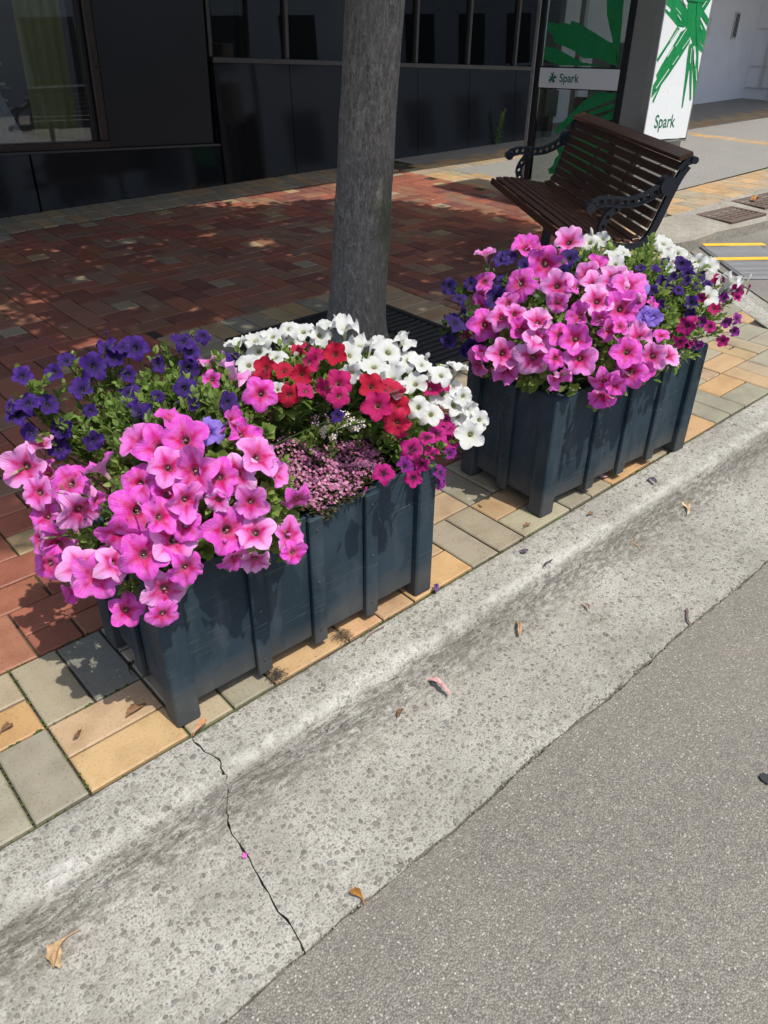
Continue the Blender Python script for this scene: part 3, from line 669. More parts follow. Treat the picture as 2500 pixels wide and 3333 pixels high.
for i in range(NK):
    t = (KP[min(i + 1, NK - 1)] - KP[max(i - 1, 0)]).normalized(); KN.append(Vector((t.y, -t.x)))
def kerb_dist(x, y):
    # signed distance outward (towards the road) from the kerb's back edge
    best = 1e9; s = 0
    p = Vector((x, y))
    for i in range(0, NK):
        d = (p - KP[i]).length
        if d < best: best = d; s = (p - KP[i]).dot(KN[i]); k = i
    return s
PROF0 = [(0, .003), (.004, .006), (.03, .007), (.06, .006), (.10, .005), (.128, .004), (.144, .000), (.152, -.009), (.159, -.026), (.170, -.050), (.178, -.072), (.188, -.090), (.203, -.101), (.225, -.106), (.28, -.107), (.33, -.106), (.38, -.104), (.43, -.102), (.48, -.100), (.52, -.098), (.563, -.097)]
PROF = []
for (a_, b_) in zip(PROF0, PROF0[1:]): PROF += [a_, ((a_[0] + b_[0]) / 2, (a_[1] + b_[1]) / 2)]
PROF.append(PROF0[-1])
CRK = [(0, .515), (.05, .520), (.10, .533), (.15, .524), (.175, .503), (.21, .486), (.27, .479), (.38, .463), (.44, .455), (.52, .448), (.563, .443)]
def crack_x(d):
    for (a, xa), (b, xb) in zip(CRK, CRK[1:]):
        if a <= d <= b: return xa + (xb - xa) * (d - a) / (b - a)
    return CRK[-1][1]
def wsc(i):   # the gutter narrows round the build-out
    x = KP[i].x
    return 1.0 if x < 3.9 else max(.56, 1 - (x - 3.9) * .55)
from mathutils.noise import noise as noise3
def kerb_column(i, dz=0, x=None):
    col = []; w = wsc(i)
    for j, (d, z) in enumerate(PROF):
        dd = d if d < .2 else .2 + (d - .2) * w
        n_ = math.sin(KP[i].x * 37 + j * 1.7) * .0016 + math.sin(KP[i].x * 91 + j * 3.1) * .0012
        e_ = (math.sin(KP[i].x * 9) * .004 + RND.uniform(-.004, .004)) if j == len(PROF) - 1 else 0
        edge = RND.uniform(-.003, .003) if .12 < d < .19 else 0
        ch = noise3((KP[i].x * 14, d * 20, 3.1)); chip = max(0, ch - .22) * .045 * max(0, 1 - abs(d - .145) / .03)
        p = KP[i] + KN[i] * (dd + e_ + edge - chip)
        col.append((p.x, p.y, z + n_ * (1 if j > 1 else .3) + dz + edge * .4 - chip * .5))
    return col
def kerb_section(name, cols, closed_ends):
    v = [p for c in cols for p in c]; n = len(PROF); f = []
    for i in range(len(cols) - 1):
        for j in range(n - 1): f.append((i * n + j, i * n + j + 1, (i + 1) * n + j + 1, (i + 1) * n + j))
    # skirts: back edge, road edge and end faces go down into the ground
    def skirt(idx):
        m = len(v); v.extend((v[k][0], v[k][1], -.16) for k in idx)
        for a in range(len(idx) - 1): f.append((idx[a], idx[a + 1], m + a + 1, m + a))
    skirt([i * n for i in range(len(cols))]); skirt([i * n + n - 1 for i in range(len(cols))])
    skirt(list(range(n))); skirt([(len(cols) - 1) * n + j for j in range(n)])
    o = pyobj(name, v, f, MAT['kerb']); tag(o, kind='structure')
    bm = bmesh.new(); bm.from_mesh(o.data); bmesh.ops.recalc_face_normals(bm, faces=bm.faces)
    bm.normal_update()
    bm.to_mesh(o.data); bm.free(); 
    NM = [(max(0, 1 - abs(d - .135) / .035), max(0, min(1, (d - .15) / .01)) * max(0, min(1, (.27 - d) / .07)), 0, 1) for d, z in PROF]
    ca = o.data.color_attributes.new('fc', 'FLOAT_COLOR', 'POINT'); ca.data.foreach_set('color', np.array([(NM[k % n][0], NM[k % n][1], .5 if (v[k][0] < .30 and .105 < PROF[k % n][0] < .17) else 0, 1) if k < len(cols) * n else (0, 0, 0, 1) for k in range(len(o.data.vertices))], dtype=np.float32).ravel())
    o.data.shade_smooth(); o.data.set_sharp_from_angle(angle=math.radians(50))
    return o
ia = [i for i in range(NK) if KP[i].x < .40]; ib = [i for i in range(NK) if KP[i].x > .575]
jag = [RND.uniform(-.005, .005) for _ in PROF]
def crack_col(side, dz):
    return [(crack_x(d) + jag[j] + side * (.0012 + .0020 * (j % 4 == 0) + RND.uniform(0, .0014)), 1.285 - d, z + dz - .002) for j, (d, z) in enumerate(PROF)]
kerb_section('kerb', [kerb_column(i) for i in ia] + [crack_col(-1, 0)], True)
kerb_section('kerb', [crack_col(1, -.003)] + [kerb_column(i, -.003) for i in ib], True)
# ------------------------------------------------------------------ ground, road, footpath sheets
def sheet(name, pts, z, mat, kind='structure'):
    o = pyobj(name, [(x, y, z) for x, y in pts], [tuple(range(len(pts)))], mat); tag(o, kind=kind); return o
sheet('ground', [(-400, -400), (400, -400), (400, 400), (-400, 400)], -.17, MAT['soilbase'])
def road():
    v = []; f = []; rows = [.0055, .05, .15, .4, 1.2, 4]
    idx = [i for i in range(NK)]
    for a, i in enumerate(idx):
        base = .2 + .363 * wsc(i); j_ = math.sin(KP[i].x * 9) * .004 + RND.uniform(0, .006)
        for k, r in enumerate(rows):
            q = KP[i] + KN[i] * (base + r + (j_ if k == 0 else 0))
            z = -.0955 + (.002 if k > 1 else 0) + .012 * min(1, r / 1.2)
            v.append((q.x, q.y, z))
        v.append((KP[i].x * 1.0 + KN[i].x * 6, -14.0, -.02))
    n = len(rows) + 1
    for a in range(len(idx) - 1):
        for k in range(n - 1): f.append((a * n + k, a * n + k + 1, (a + 1) * n + k + 1, (a + 1) * n + k))
    # road edge goes down into the seam
    m = len(v); v += [(v[a * n][0], v[a * n][1], -.16) for a in range(len(idx))]
    for a in range(len(idx) - 1): f.append((a * n, (a + 1) * n, m + a + 1, m + a))
    o = pyobj('road', v, f, MAT['road']); tag(o, kind='structure')
    bm = bmesh.new(); bm.from_mesh(o.data); bmesh.ops.recalc_face_normals(bm, faces=bm.faces)
    for q in bm.faces:
        if q.normal.z < -.5: q.normal_flip()
    bm.to_mesh(o.data); bm.free()
road()
# bedding under the pavers, cut along the kerb
bed = [(KP[i].x + KN[i].x * .02, KP[i].y + KN[i].y * .02) for i in range(0, NK, 4)] + [(KP[-1].x, 20), (-14, 20)]
sheet('paver_bed', bed, -.013, MAT['joint'])
sheet('footpath', [(6.5, 4.06), (30, 4.29), (30, 6.2), (6.5, 6.2)], -.003, MAT['foot'])
sheet('footpath', [(6.42, 6.60), (30, 6.60), (30, 9.5), (6.42, 9.5)], -.003, MAT['foot'])
# ------------------------------------------------------------------ pavers
pav = empty('pavement'); tag(pav, kind='structure')
MOD = .1305
TAN = [(.45, .29, .14), (.42, .28, .15), (.39, .285, .175), (.33, .28, .195), (.29, .26, .19), (.26, .242, .18), (.36, .285, .19), (.43, .30, .165)]
RED = [(.29, .115, .085), (.27, .10, .075), (.24, .095, .073), (.20, .088, .07), (.26, .13, .095), (.24, .135, .10), (.24, .155, .115), (.23, .15, .115), (.30, .13, .09), (.18, .08, .075), (.27, .11, .08)]
LIGHT = [(.30, .26, .20), (.33, .27, .18), (.29, .265, .22), (.31, .28, .23)]
pieces = []   # x0 y0 w h colour
def paver(x0, y0, w, h, col):
    cx, cy = x0 + w / 2, y0 + h / 2
    if kerb_dist(cx, cy) > -.005: return
    q_ = RND.uniform(.88, 1.10); pieces.append((x0, y0, w, h, tuple(c * q_ * RND.uniform(.97, 1.03) for c in col)))
GX0, GX1, GY0, GY1 = 2.03, 3.07, 2.50, 3.54
def in_grate(x, y, m=0): return GX0 - m < x < GX1 + m and GY0 - m < y < GY1 + m
NEAR = {(2, 0, 0): (.45, .30, .15), (2, 0, 1): (.39, .275, .165), (1, 0, 0): (.28, .26, .19), (1, 0, 1): (.29, .265, .195), (2, 1, 0): (.33, .285, .195), (2, 1, 1): (.19, .18, .145), (1, 1, 0): (.47, .29, .13), (1, 1, 1): (.34, .285, .19), (3, 0, 0): (.35, .295, .20), (3, 0, 1): (.30, .265, .19), (4, 0, 0): (.43, .28, .15), (5, 0, 0): (.44, .27, .145), (5, 0, 1): (.42, .27, .15)}
def tan_zone(x, y):
    return kerb_dist(x, y) > -.545
cell = 2 * MOD
for i in range(-8, 30):
    for j in range(0, 10):
        x0 = -.0 + (i - 1) * cell; y0 = 1.298 + j * cell
        cx, cy = x0 + MOD, y0 + MOD
        if cx > 6.5 or kerb_dist(cx, cy) > .15: continue
        if not tan_zone(cx, cy) or in_grate(cx, cy, .26) or cy > 4.06: continue
        for h in (0, 1):
            col = NEAR.get((i, j, h)) or RND.choice(TAN)
            if (i + j) % 2 == 0: paver(x0, y0 + h * MOD, cell, MOD, col)
            else: paver(x0 + h * MOD, y0, MOD, cell, col)
# red field: rings of bricks round a single pale square
PER = .6675; m5 = PER / 5
RINGS = [(1, 1, 2, 1), (3, 1, 1, 2), (2, 3, 2, 1), (1, 2, 1, 2), (0, 0, 2, 1), (2, 0, 2, 1), (4, 0, 1, 2), (4, 2, 1, 2), (3, 4, 2, 1), (1, 4, 2, 1), (0, 3, 1, 2), (0, 1, 1, 2), (2, 2, 1, 1)]
for i in range(-6, 8):
    for j in range(-5, 5):
        ox = 1.881 - 2.5 * m5 + i * PER; oy = 4.40 - 2.5 * m5 + j * PER
        for (a, b, w, h) in RINGS:
            x0 = ox + a * m5; y0 = oy + b * m5; W = w * m5; H = h * m5
            cx, cy = x0 + W / 2, y0 + H / 2
            if cx > 6.04 or cy > 6.50 or y0 + H < 1.86 or (cx > 3.4 and kerb_dist(cx, cy) > -.56): continue
            if cx < -1.5: continue
            W = min(W, 6.06 - x0); H = min(H, 6.52 - y0)
            if y0 < 1.822: H -= 1.822 - y0; y0 = 1.822
            if W < .03 or H < .03: continue
            # cut round the tan border of the tree grate
            gx0, gx1, gy0, gy1 = GX0 - .272, GX1 + .270, GY0 - .270, GY1 + .270
            if x0 < gx1 and x0 + W > gx0 and y0 < gy1 and y0 + H > gy0:
                cand = [(x0, y0, gx0 - x0, H), (gx1, y0, x0 + W - gx1, H), (x0, y0, W, gy0 - y0), (x0, gy1, W, y0 + H - gy1)]
                cand = [q for q in cand if q[2] > .022 and q[3] > .022]
                if not cand: continue
                x0, y0, W, H = max(cand, key=lambda q: q[2] * q[3])
            cr_ = RND.choice(LIGHT) if w == h else RND.choice(RED); paver(x0, y0, W, H, (cr_[0] * 1.12, cr_[1] * 1.0, cr_[2] * .84))
# soldier course round the tree grate
k = 0
x = GX0 - .27
while x < GX1 + .26:
    paver(x, GY1 + .005, .1305, .262, RND.choice(TAN)); paver(x, GY0 - .267, .1305, .262, RND.choice(TAN)); x += .1322
y = GY0
while y < GY1 - .05:
    paver(GX1 + .005, y, .262, .1305, RND.choice(TAN)); paver(GX0 - .267, y, .262, .1305, RND.choice(TAN)); y += .1322
# two courses along the shop front, strips round the asphalt panels
x = -1.2
while x < 6.05:
    paver(x, 6.53, .1305, .262, RND.choice(TAN[2:])); paver(x + .05, 6.795, .1305, .262, RND.choice(TAN[2:])); x += .1322
def weave(x0, x1, y0, y1, pal):
    i = 0; x = x0
    while x < x1 - .05:
        j = 0; y = y0
        while y < y1 - .05:
            for h in (0, 1):
                if (i + j) % 2 == 0: paver(x, y + h * MOD, min(cell, x1 - x), MOD, RND.choice(pal))
                else: paver(x + h * MOD, y, MOD, min(cell, y1 - y), RND.choice(pal))
            y += cell; j += 1
        x += cell; i += 1
BR = TAN[:4] + TAN[6:]
weave(6.06, 6.49, 4.06, 6.52, BR); weave(6.5, 14.5, 3.53, 4.05, BR); weave(6.5, 15.5, 6.21, 6.595, BR); weave(10.85, 11.1, 4.07, 6.2, BR)
CR = [Vector(v) for v in CAM_R]
def scr(x, y, z=0):
    p = Vector((x, y, z)) - CAM; q = Vector((CR[0].dot(p), CR[1].dot(p), CR[2].dot(p)))
    if q.z < .1: return None
    return (.5 + CAM_F * q.x / q.z / 2500, .5 + CAM_F * q.y / q.z / 3333.3, q.z)
def seen(p):
    s = scr(p[0] + p[2] / 2, p[1] + p[3] / 2)
    return s is not None and -.04 < s[0] < 1.04 and -.04 < s[1] < 1.04
def area_px(p):
    s = scr(p[0] + p[2] / 2, p[1] + p[3] / 2)
    return p[2] * p[3] / s[2] ** 3 if seen(p) else 0
HID = [(.58, 1.4, 1.33, 2.0), (2.0, 2.75, 1.36, 2.1)]
def hidden(p):
    cx, cy = p[0] + p[2] / 2, p[1] + p[3] / 2
    return any(a < cx < b and c < cy < d for a, b, c, d in HID)
pieces.sort(key=lambda p: -(0 if hidden(p) else area_px(p)))
JT = .0035; CH = .004
def paver_geo(w, h):
    a, b = w / 2 - JT, h / 2 - JT; c = CH
    v = [(-a, -b, -.03), (a, -b, -.03), (a, b, -.03), (-a, b, -.03), (-a, -b, -c), (a, -b, -c), (a, b, -c), (-a, b, -c), (-a + c, -b + c, 0), (a - c, -b + c, 0), (a - c, b - c, 0), (-a + c, b - c, 0)]
    f = [(8, 9, 10, 11)] + [(k, (k + 1) % 4, 4 + (k + 1) % 4, 4 + k) for k in range(4)] + [(4 + k, 4 + (k + 1) % 4, 8 + (k + 1) % 4, 8 + k) for k in range(4)]
    return v, f
shared = {}
far = MB(); farc = []
for n_, (x0, y0, w, h, col) in enumerate(pieces):
    tx, ty, dz = RND.uniform(-.005, .005), RND.uniform(-.005, .005), RND.uniform(-.0025, .0005)
    if n_ < 300:
        key = (round(w, 3), round(h, 3))
        if key not in shared:
            me = bpy.data.meshes.new('paver'); v, f = paver_geo(*key); me.from_pydata(v, [], f); me.materials.append(MAT['paver']); shared[key] = me
        o = link('paver', shared[key], pav, (x0 + w / 2, y0 + h / 2, dz)); o.rotation_euler = (tx, ty, RND.uniform(-.006, .006)); o.color = (*col, 1)
    else:
        v, f = paver_geo(w, h)
        far.add([(p[0] + x0 + w / 2, p[1] + y0 + h / 2, p[2] + dz + p[0] * ty + p[1] * tx) for p in v], f); farc += [col] * len(v)
fo = pyobj('paver_field', far.v, far.f, MAT['paver_v'], pav); tag(fo, kind='stuff')
ca = fo.data.color_attributes.new('Col', 'FLOAT_COLOR', 'POINT')
ca.data.foreach_set('color', np.array([(*c, 1) for c in farc], dtype=np.float32).ravel())
# moss cushions in the joints
def moss():
    mb = MB(); spots = []
    for _ in range(330):
        x = RND.choice([RND.gauss(1.40, .10), RND.gauss(1.18, .05), RND.gauss(2.45, .12), RND.gauss(2.1, .2), RND.gauss(1.62, .1), RND.uniform(-.1, 3.2), RND.gauss(.12, .12)]); spots.append((x, 1.288 + RND.gauss(0, .004)))
    for _ in range(170): spots.append((.1305 * RND.choice([1, 2, 2, 1]) - .0 + RND.gauss(0, .002), RND.uniform(1.3, 2.2)))
    for _ in range(120): spots.append((RND.uniform(-.1, .5), 1.298 + cell * RND.choice([1, 2, 2]) + RND.gauss(0, .002)))
    for (x, y) in spots:
        r = RND.uniform(.0022, .0052); h = r * RND.uniform(.5, .9); n = 6
        v = [(x + r * math.cos(6.283 * k / n) * RND.uniform(.8, 1.4), y + r * .8 * math.sin(6.283 * k / n), -.006) for k in range(n)]
        v += [(x + r * .6 * math.cos(6.283 * (k + .5) / n), y + r * .5 * math.sin(6.283 * (k + .5) / n), -.004 + h) for k in range(n)] + [(x, y, -.003 + h * 1.15)]
        f = [(k, (k + 1) % n, n + k) for k in range(n)] + [((k + 1) % n, n + (k + 1) % n, n + k) for k in range(n)] + [(n + k, n + (k + 1) % n, 2 * n) for k in range(n)]
        mb.add(v, f)
    o = mb.build('moss', MAT['moss'], None, True); tag(o, 'green moss in the joints beside the kerb', 'moss', kind='stuff')
moss()
# ------------------------------------------------------------------ drain apron, grates, ramp plate by the far kerb
def apron():
    pts = [(5.62, 3.06), (5.85, 3.40), (6.15, 3.50), (9.2, 3.54), (9.2, 3.02), (8.3, 3.0), (7.2, 2.93), (6.7, 2.96), (6.3, 3.02), (5.95, 3.0)]
    n = len(pts); mb = MB()
    v = [(x, y, .012 - max(0, (3.5 - y)) * .05) for x, y in pts] + [(x, y, -.12) for x, y in pts]
    mb.add(v, [tuple(range(n))] + [(k, (k + 1) % n, n + (k + 1) % n, n + k) for k in range(n)])
    o = mb.build('drain_apron', MAT['apron']); tag(o, kind='structure')
apron()
def drain(name, x0, x1, y0, y1, label):
    t = empty(name, ((x0 + x1) / 2, (y0 + y1) / 2, 0)); tag(t, label, 'drain grate', 'drain grates by the far kerb')
    z = .019 - (3.5 - (y0 + y1) / 2) * .05; w, d = (x1 - x0) / 2, (y1 - y0) / 2; R_ = Matrix.Rotation(math.radians(-4), 4, 'Z')
    fr = MB()
    for (a, b, c, e) in ((-w, w, -d, -d + .03), (-w, w, d - .03, d), (-w, -w + .03, -d + .03, d - .03), (w - .03, w, -d + .03, d - .03)): fr.box(a, b, c, e, z - .02, z + .006, .003, R_)
    fr.build('frame', MAT['rust'], t)
    nb = 6
    for k in range(nb):
        y = -d + .03 + (2 * d - .06) * (k + .5) / nb
        MB().box(-w + .03, w - .03, y - .012, y + .012, z - .02, z + .003, .003, R_).build('bar', MAT['rust'], t)
    for k in range(3):
        x = -w + 2 * w * (k + 1) / 4
        MB().box(x - .011, x + .011, -d + .03, d - .03, z - .022, z + .001, .003, R_).build('cross_bar', MAT['rust'], t)
    MB().box(-w + .01, w - .01, -d + .01, d - .01, z - .03, z - .024, 0, R_).build('pit', MAT['soilbase'], t)
drain('drain_grate', 6.62, 7.16, 3.04, 3.38, 'rusty drain grate nearest the bench in the gutter concrete')
drain('drain_grate', 7.34, 8.10, 3.10, 3.44, 'rusty drain grate with a dead leaf, farther from the bench')
def ramp_plate():
    a = Vector((6.06, 3.03, 0)); u = Vector((-.65, -.76, 0)).normalized(); v = Vector((.76, -.65, 0))
    t = empty('ramp_plate', a); tag(t, 'grey ribbed plate with yellow stripes lying in the road', 'ramp plate')
    M_ = Matrix.Identity(4)
    for i in range(3): M_[i][0] = u[i]; M_[i][1] = v[i]
    M_ = Matrix.Translation((0, 0, -.083)) @ M_
    g = simple('grey_plate', (.17, .175, .185), .5, metal=.3, var=.15, sc=30); yl = simple('yellow_paint', (.70, .42, .03), .6, var=.2, sc=40)
    MB().box(0, .86, 0, .50, -.02, .006, .004, M_).build('plate', g, t)
    for k in range(26):
        x = .03 + k * .032
        MB().box(x, x + .016, .02, .48, .0062, .011, .002, M_).build('rib', g, t)
    M2 = M_ @ Matrix.Rotation(math.radians(-38), 4, 'Z')
    for (p, q, l) in (((.02, .03), (.0, 0), .62), ((.42, -.12), (0, 0), .70)):
        w0 = Vector((p[0], p[1]))
        dirv = Vector((math.cos(math.radians(62)), math.sin(math.radians(62)))) if 0 else Vector((-.05, 1)).normalized()
        nrm = Vector((dirv.y, -dirv.x)); q0 = w0; q1 = w0 + dirv * (.50 if l < .65 else .64)
        pts = [q0 - nrm * .035, q1 - nrm * .035, q1 + nrm * .035, q0 + nrm * .035]
        b = MB(); b.v = [M_ @ Vector((p_.x, p_.y, .0112)) for p_ in pts] + [M_ @ Vector((p_.x, p_.y, .0135)) for p_ in pts]
        b.f = [(4, 5, 6, 7), (0, 1, 5, 4), (1, 2, 6, 5), (2, 3, 7, 6), (3, 0, 4, 7)]
        b.build('stripe', yl, t)
ramp_plate()
def local_fix(t):
    # parts were modelled in world coordinates: keep them there under a thing that sits at its base
    bpy.context.view_layer.update()
    for o in t.children: o.matrix_parent_inverse = t.matrix_world.inverted()
# ------------------------------------------------------------------ shop building (stands plumb on sloping ground)
BROT = Matrix((XB, YB, UPV)).transposed()
BO = Vector((4.25, 7.05, 0))
shop = empty('shop_building', BO, BROT); tag(shop, 'black granite shop front with dark windows along the pavement', 'building')
def part(name, mb, mat, parent=None, smooth=False): return mb.build(name, mat, parent or shop, smooth)
# local: x along the front, y into the building, z up. plinth under the display window
for (a, b) in ((-7.2, -5.4), (-5.4, -3.62), (-3.62, -1.815), (-1.805, -.01)):
    mb = MB(); n_ = .004
    mb.prism([(a + n_, -.3), (b - n_, -.3), (b - n_, .335), (a + n_, .335)], (0, 0, 0), Vector((1, 0, 0)), Vector((0, 0, 1)), Vector((0, 1, 0)), .3)
    # slight batter: push the top back
    mb.v = [(p[0], p[1] + (.05 if p[2] > .3 else 0), p[2]) for p in mb.v]
    part('plinth_panel', mb, MAT['granite'])
part('plinth_ledge', MB().box(-7.2, -.012, .03, .5, .337, .356, .004), MAT['darkframe'])
part('pilaster', MB().box(-1.10, -.065, .07, .6, .358, 3.2, .006), MAT['pilaster'])
part('core_wall', MB().box(-1.0, 4.9, .55, .8, 3.05, 6.0), MAT['pilaster'])
part('reveal', MB().box(-.064, .002, .20, .6, .0, 3.2), MAT['blackmetal'])
# display window on the left
fr = empty('display_window', parent=shop)
MB().box(-7.2, -1.10, .06, .16, .357, .415, .006).build('sill', MAT['brownframe'], fr)
MB().box(-1.175, -1.102, .062, .16, .416, 3.0, .006).build('jamb', MAT['brownframe'], fr)
MB().box(-1.225, -1.178, .10, .15, .416, 3.0, .003).build('inner_jamb', MAT['blackmetal'], fr)
MB().box(-7.2, -1.23, .12, .126, .418, 3.0).build('pane', MAT['dglass'], fr)
# battered granite panels below the right-hand windows
J = [.004, .86, 1.73, 2.60, 3.44, 4.28, 4.90]
for a, b in zip(J, J[1:]):
    mb = MB(); mb.v = [(a + .004, 0, -.3), (b - .004, 0, -.3), (b - .004, .10, 1.025), (a + .004, .10, 1.025), (a + .004, .4, -.3), (b - .004, .4, -.3), (b - .004, .4, 1.025), (a + .004, .4, 1.025)]
    mb.f = [(0, 1, 2, 3), (5, 4, 7, 6), (0, 4, 5, 1), (3, 2, 6, 7), (0, 3, 7, 4), (1, 5, 6, 2)]
    part('granite_panel', mb, MAT['granite'])
part('panel_backing', MB().box(.0, 4.9, .13, .5, -.3, 1.0), MAT['blackmetal'])
part('window_sill', MB().box(.002, 4.9, .085, .5, 1.027, 1.072, .004), MAT['darkframe'])
for a, b in zip(J, J[1:]):
    w = empty('window', parent=shop)
    MB().box(a + .022, b - .018, .16, .166, 1.074, 3.0).build('pane', MAT['wglass'], w)
    MB().box(a - .018, a + .02, .12, .20, 1.074, 3.0, .004).build('mullion', MAT['darkframe'], w)
# dark rooms behind the glass
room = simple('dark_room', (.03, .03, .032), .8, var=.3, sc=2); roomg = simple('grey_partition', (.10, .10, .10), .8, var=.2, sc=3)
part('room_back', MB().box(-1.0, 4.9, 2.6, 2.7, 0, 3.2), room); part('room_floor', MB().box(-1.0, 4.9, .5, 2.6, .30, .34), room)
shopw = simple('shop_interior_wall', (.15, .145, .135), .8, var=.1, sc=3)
part('shop_back', MB().box(-7.2, -1.05, 1.9, 2.0, 0, 3.2), shopw); part('shop_floor', MB().box(-7.2, -1.05, .17, 1.9, .30, .345), shopw); part('shop_light_shield', MB().box(-1.045, -1.005, .17, 2.7, 0, 3.6), shopw)  # unseen side wall added to keep shop-bay light out of the dark rooms
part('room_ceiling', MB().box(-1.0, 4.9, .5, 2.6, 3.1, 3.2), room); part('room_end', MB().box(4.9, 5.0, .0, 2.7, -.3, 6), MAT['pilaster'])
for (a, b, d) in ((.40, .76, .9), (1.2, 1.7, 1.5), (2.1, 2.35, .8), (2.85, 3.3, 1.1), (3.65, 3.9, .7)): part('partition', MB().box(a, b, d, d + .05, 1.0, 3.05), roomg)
# awning over the pavement, its front edge throws the shade line
aw = empty('awning', parent=shop)
MB().box(-9, 12.6, -1.92, .2, 2.86, 3.10, .01).build('slab', MAT['awning'], aw)
MB().box(-9, 12.6, -1.98, -1.923, 2.80, 3.2, .01).build('fascia', MAT['darkframe'], aw)
part('upper_wall', MB().box(-1.0, 4.98, .205, .5, 3.105, 7.5), MAT['white']); part('sun_gap_parapet', MB().box(-7.2, -1.002, .205, .4, 3.105, 4.9), MAT['white'])  # unseen parapet kept low, shop bay left roofless so daylight falls in
# goods in the display window: things of their own
olive = m_leaf('olive_panel', (.44, .46, .20), (.46, .48, .22), .55); cloth = m_leaf('white_cloth', (.75, .78, .84), (.8, .83, .88), .45)
redm = simple('red_goods', (.7, .03, .03), .6); yel = simple('yellow_goods', (.5, .33, .02), .7); shelfm = simple('shelf_grey', (.6, .6, .52), .5)
def shop_thing(name, label, cat, loc):
    t = empty(name, BO + BROT @ Vector(loc), BROT); tag(t, label, cat); return t
t = shop_thing('curtain_panel', 'olive green panel hanging inside the display window', 'panel', (-1.44, .34, .42))
mb = MB(); nx = 24
vv = [(-.19 + .38 * i / nx, .012 * math.sin(i * 1.1), z) for z in (0, 2.5) for i in range(nx + 1)]
mb.add(vv, [(i, i + 1, nx + 2 + i, nx + 1 + i) for i in range(nx)]); mb.build('fabric', olive, t, True); MB().tube([(-.21, 0, 2.5), (.21, 0, 2.5)], .012).build('rail', MAT['steel'], t)
t = shop_thing('display_shelf', 'grey slatted shelf rack inside the shop window', 'shelf', (-2.0, .62, .42))
for z in (.28, .40, .55, .68, .92, 1.15): MB().box(-.5, .26, -.10, .10, z, z + .022, .004).build('shelf', shelfm, t)
for x in (-.48, .24): MB().box(x - .012, x + .012, .08, .104, 0, 1.4, .003).build('upright', MAT['blackmetal'], t)
def slipper_pair(x, z, m, label):
    t = shop_thing('slipper_pair', label, 'slippers', (-2.0 + x, .50, .42 + z))
    for s in (-1, 1):
        mb = MB(); n = 14; pro = []
        for k in range(n):
            a = 6.283 * k / n; r = 1 + .12 * math.sin(a)
            pro.append((s * .044 + .038 * r * math.cos(a), .125 * math.sin(a)))
        mb.prism(pro, (0, 0, .125), Vector((1, 0, 0)), Vector((0, 0, 1)), Vector((0, 1, 0)), .03); sole = mb.build('sole', m, t)
        mb = MB(); mb.tube([(s * .044 - .034, 0, .12), (s * .044 - .02, -.035, .15), (s * .044 + .02, -.035, .15), (s * .044 + .034, 0, .12)], .014, 6); mb.build('strap', m, t)
slipper_pair(.06, .45, cloth, 'pair of white slippers on the shop shelf'); slipper_pair(-.14, .45, redm, 'pair of red slippers on the shop shelf')
t = shop_thing('hanging_cloth', 'white cloth draped below the shelf in the shop window', 'cloth', (-1.93, .34, .42))
mb = MB(); nx, nz = 16, 8; vv = []
for j in range(nz + 1):
    for i in range(nx + 1):
        u = i / nx - .5; w = .06 + .10 * (1 - j / nz); vv.append((u * w * 2 + (nz - j) / nz * .05, .02 * math.sin(i * 1.9 + j * .1) - (.03 if j == nz else 0), .38 * j / nz))
mb.add(vv, [(j * (nx + 1) + i, j * (nx + 1) + i + 1, (j + 1) * (nx + 1) + i + 1, (j + 1) * (nx + 1) + i) for j in range(nz) for i in range(nx)]); mb.build('fabric', cloth, t, True)
MB().tube([(-.1, 0, .385), (.16, 0, .385)], .008).build('rail', MAT['steel'], t)
t = shop_thing('yellow_bag', 'yellow bag on the top shelf in the shop window', 'bag', (-2.08, .48, 1.36))
mb = MB(); mb.box(-.09, .09, -.05, .05, 0, .16, .04); mb.build('body', yel, t); MB().tube([(-.05, 0, .16), (-.03, 0, .24), (.03, 0, .24), (.05, 0, .16)], .008).build('handle', yel, t)
# ------------------------------------------------------------------ white building farther along
WO = Vector((14.07, 7.80, 0))
wb = empty('white_building', WO, BROT); tag(wb, 'pale rendered white building beyond the phone booth', 'building')
MB().box(-5.0, 1.885, 0, .3, -.3, 6.5).build('wall', MAT['white'], wb)
MB().box(1.89, 2.2, -2.6, .3, -.3, 6.5).build('return_wall', MAT['white'], wb)
MB().box(.98, 1.14, -.025, -.003, 1.02, 1.42, .004).build('vent', MAT['pipe'], wb)
for k in range(3): MB().box(1.0 + k * .045, 1.02 + k * .045, -.032, -.026, 1.05, 1.39).build('vent_slat', MAT['blackmetal'], wb)
MB().box(.20, .32, -.018, -.003, 1.05, 1.30, .004).build('cover_plate', MAT['white'], wb)
MB().box(-.25, -.10, -.03, -.003, 1.0, 1.22, .004).build('meter_box', MAT['white'], wb)
MB().tube([(1.83, -.55, .0), (1.83, -.55, .25), (1.83, -.55, 3.0)], .045, 12).build('downpipe', MAT['pipe'], wb)
MB().tube([(1.83, -.55, -.05), (1.83, -.55, .10)], .062, 12).build('pipe_shoe', MAT['pipe'], wb)
for z in (.28, .62, 1.2): MB().tube([(1.86, -.05, z), (1.86, -2.4, z)], .012, 6).build('conduit', MAT['pipe'], wb)
for y in (-.28, -.33): MB().tube([(1.86, y, .25), (1.86, y, 2.6)], .012, 6).build('conduit', MAT['pipe'], wb)
MB().box(-4.9, 2.2, -2.95, -.003, 4.8, 5.0, .01).build('awning', MAT['white'], wb)
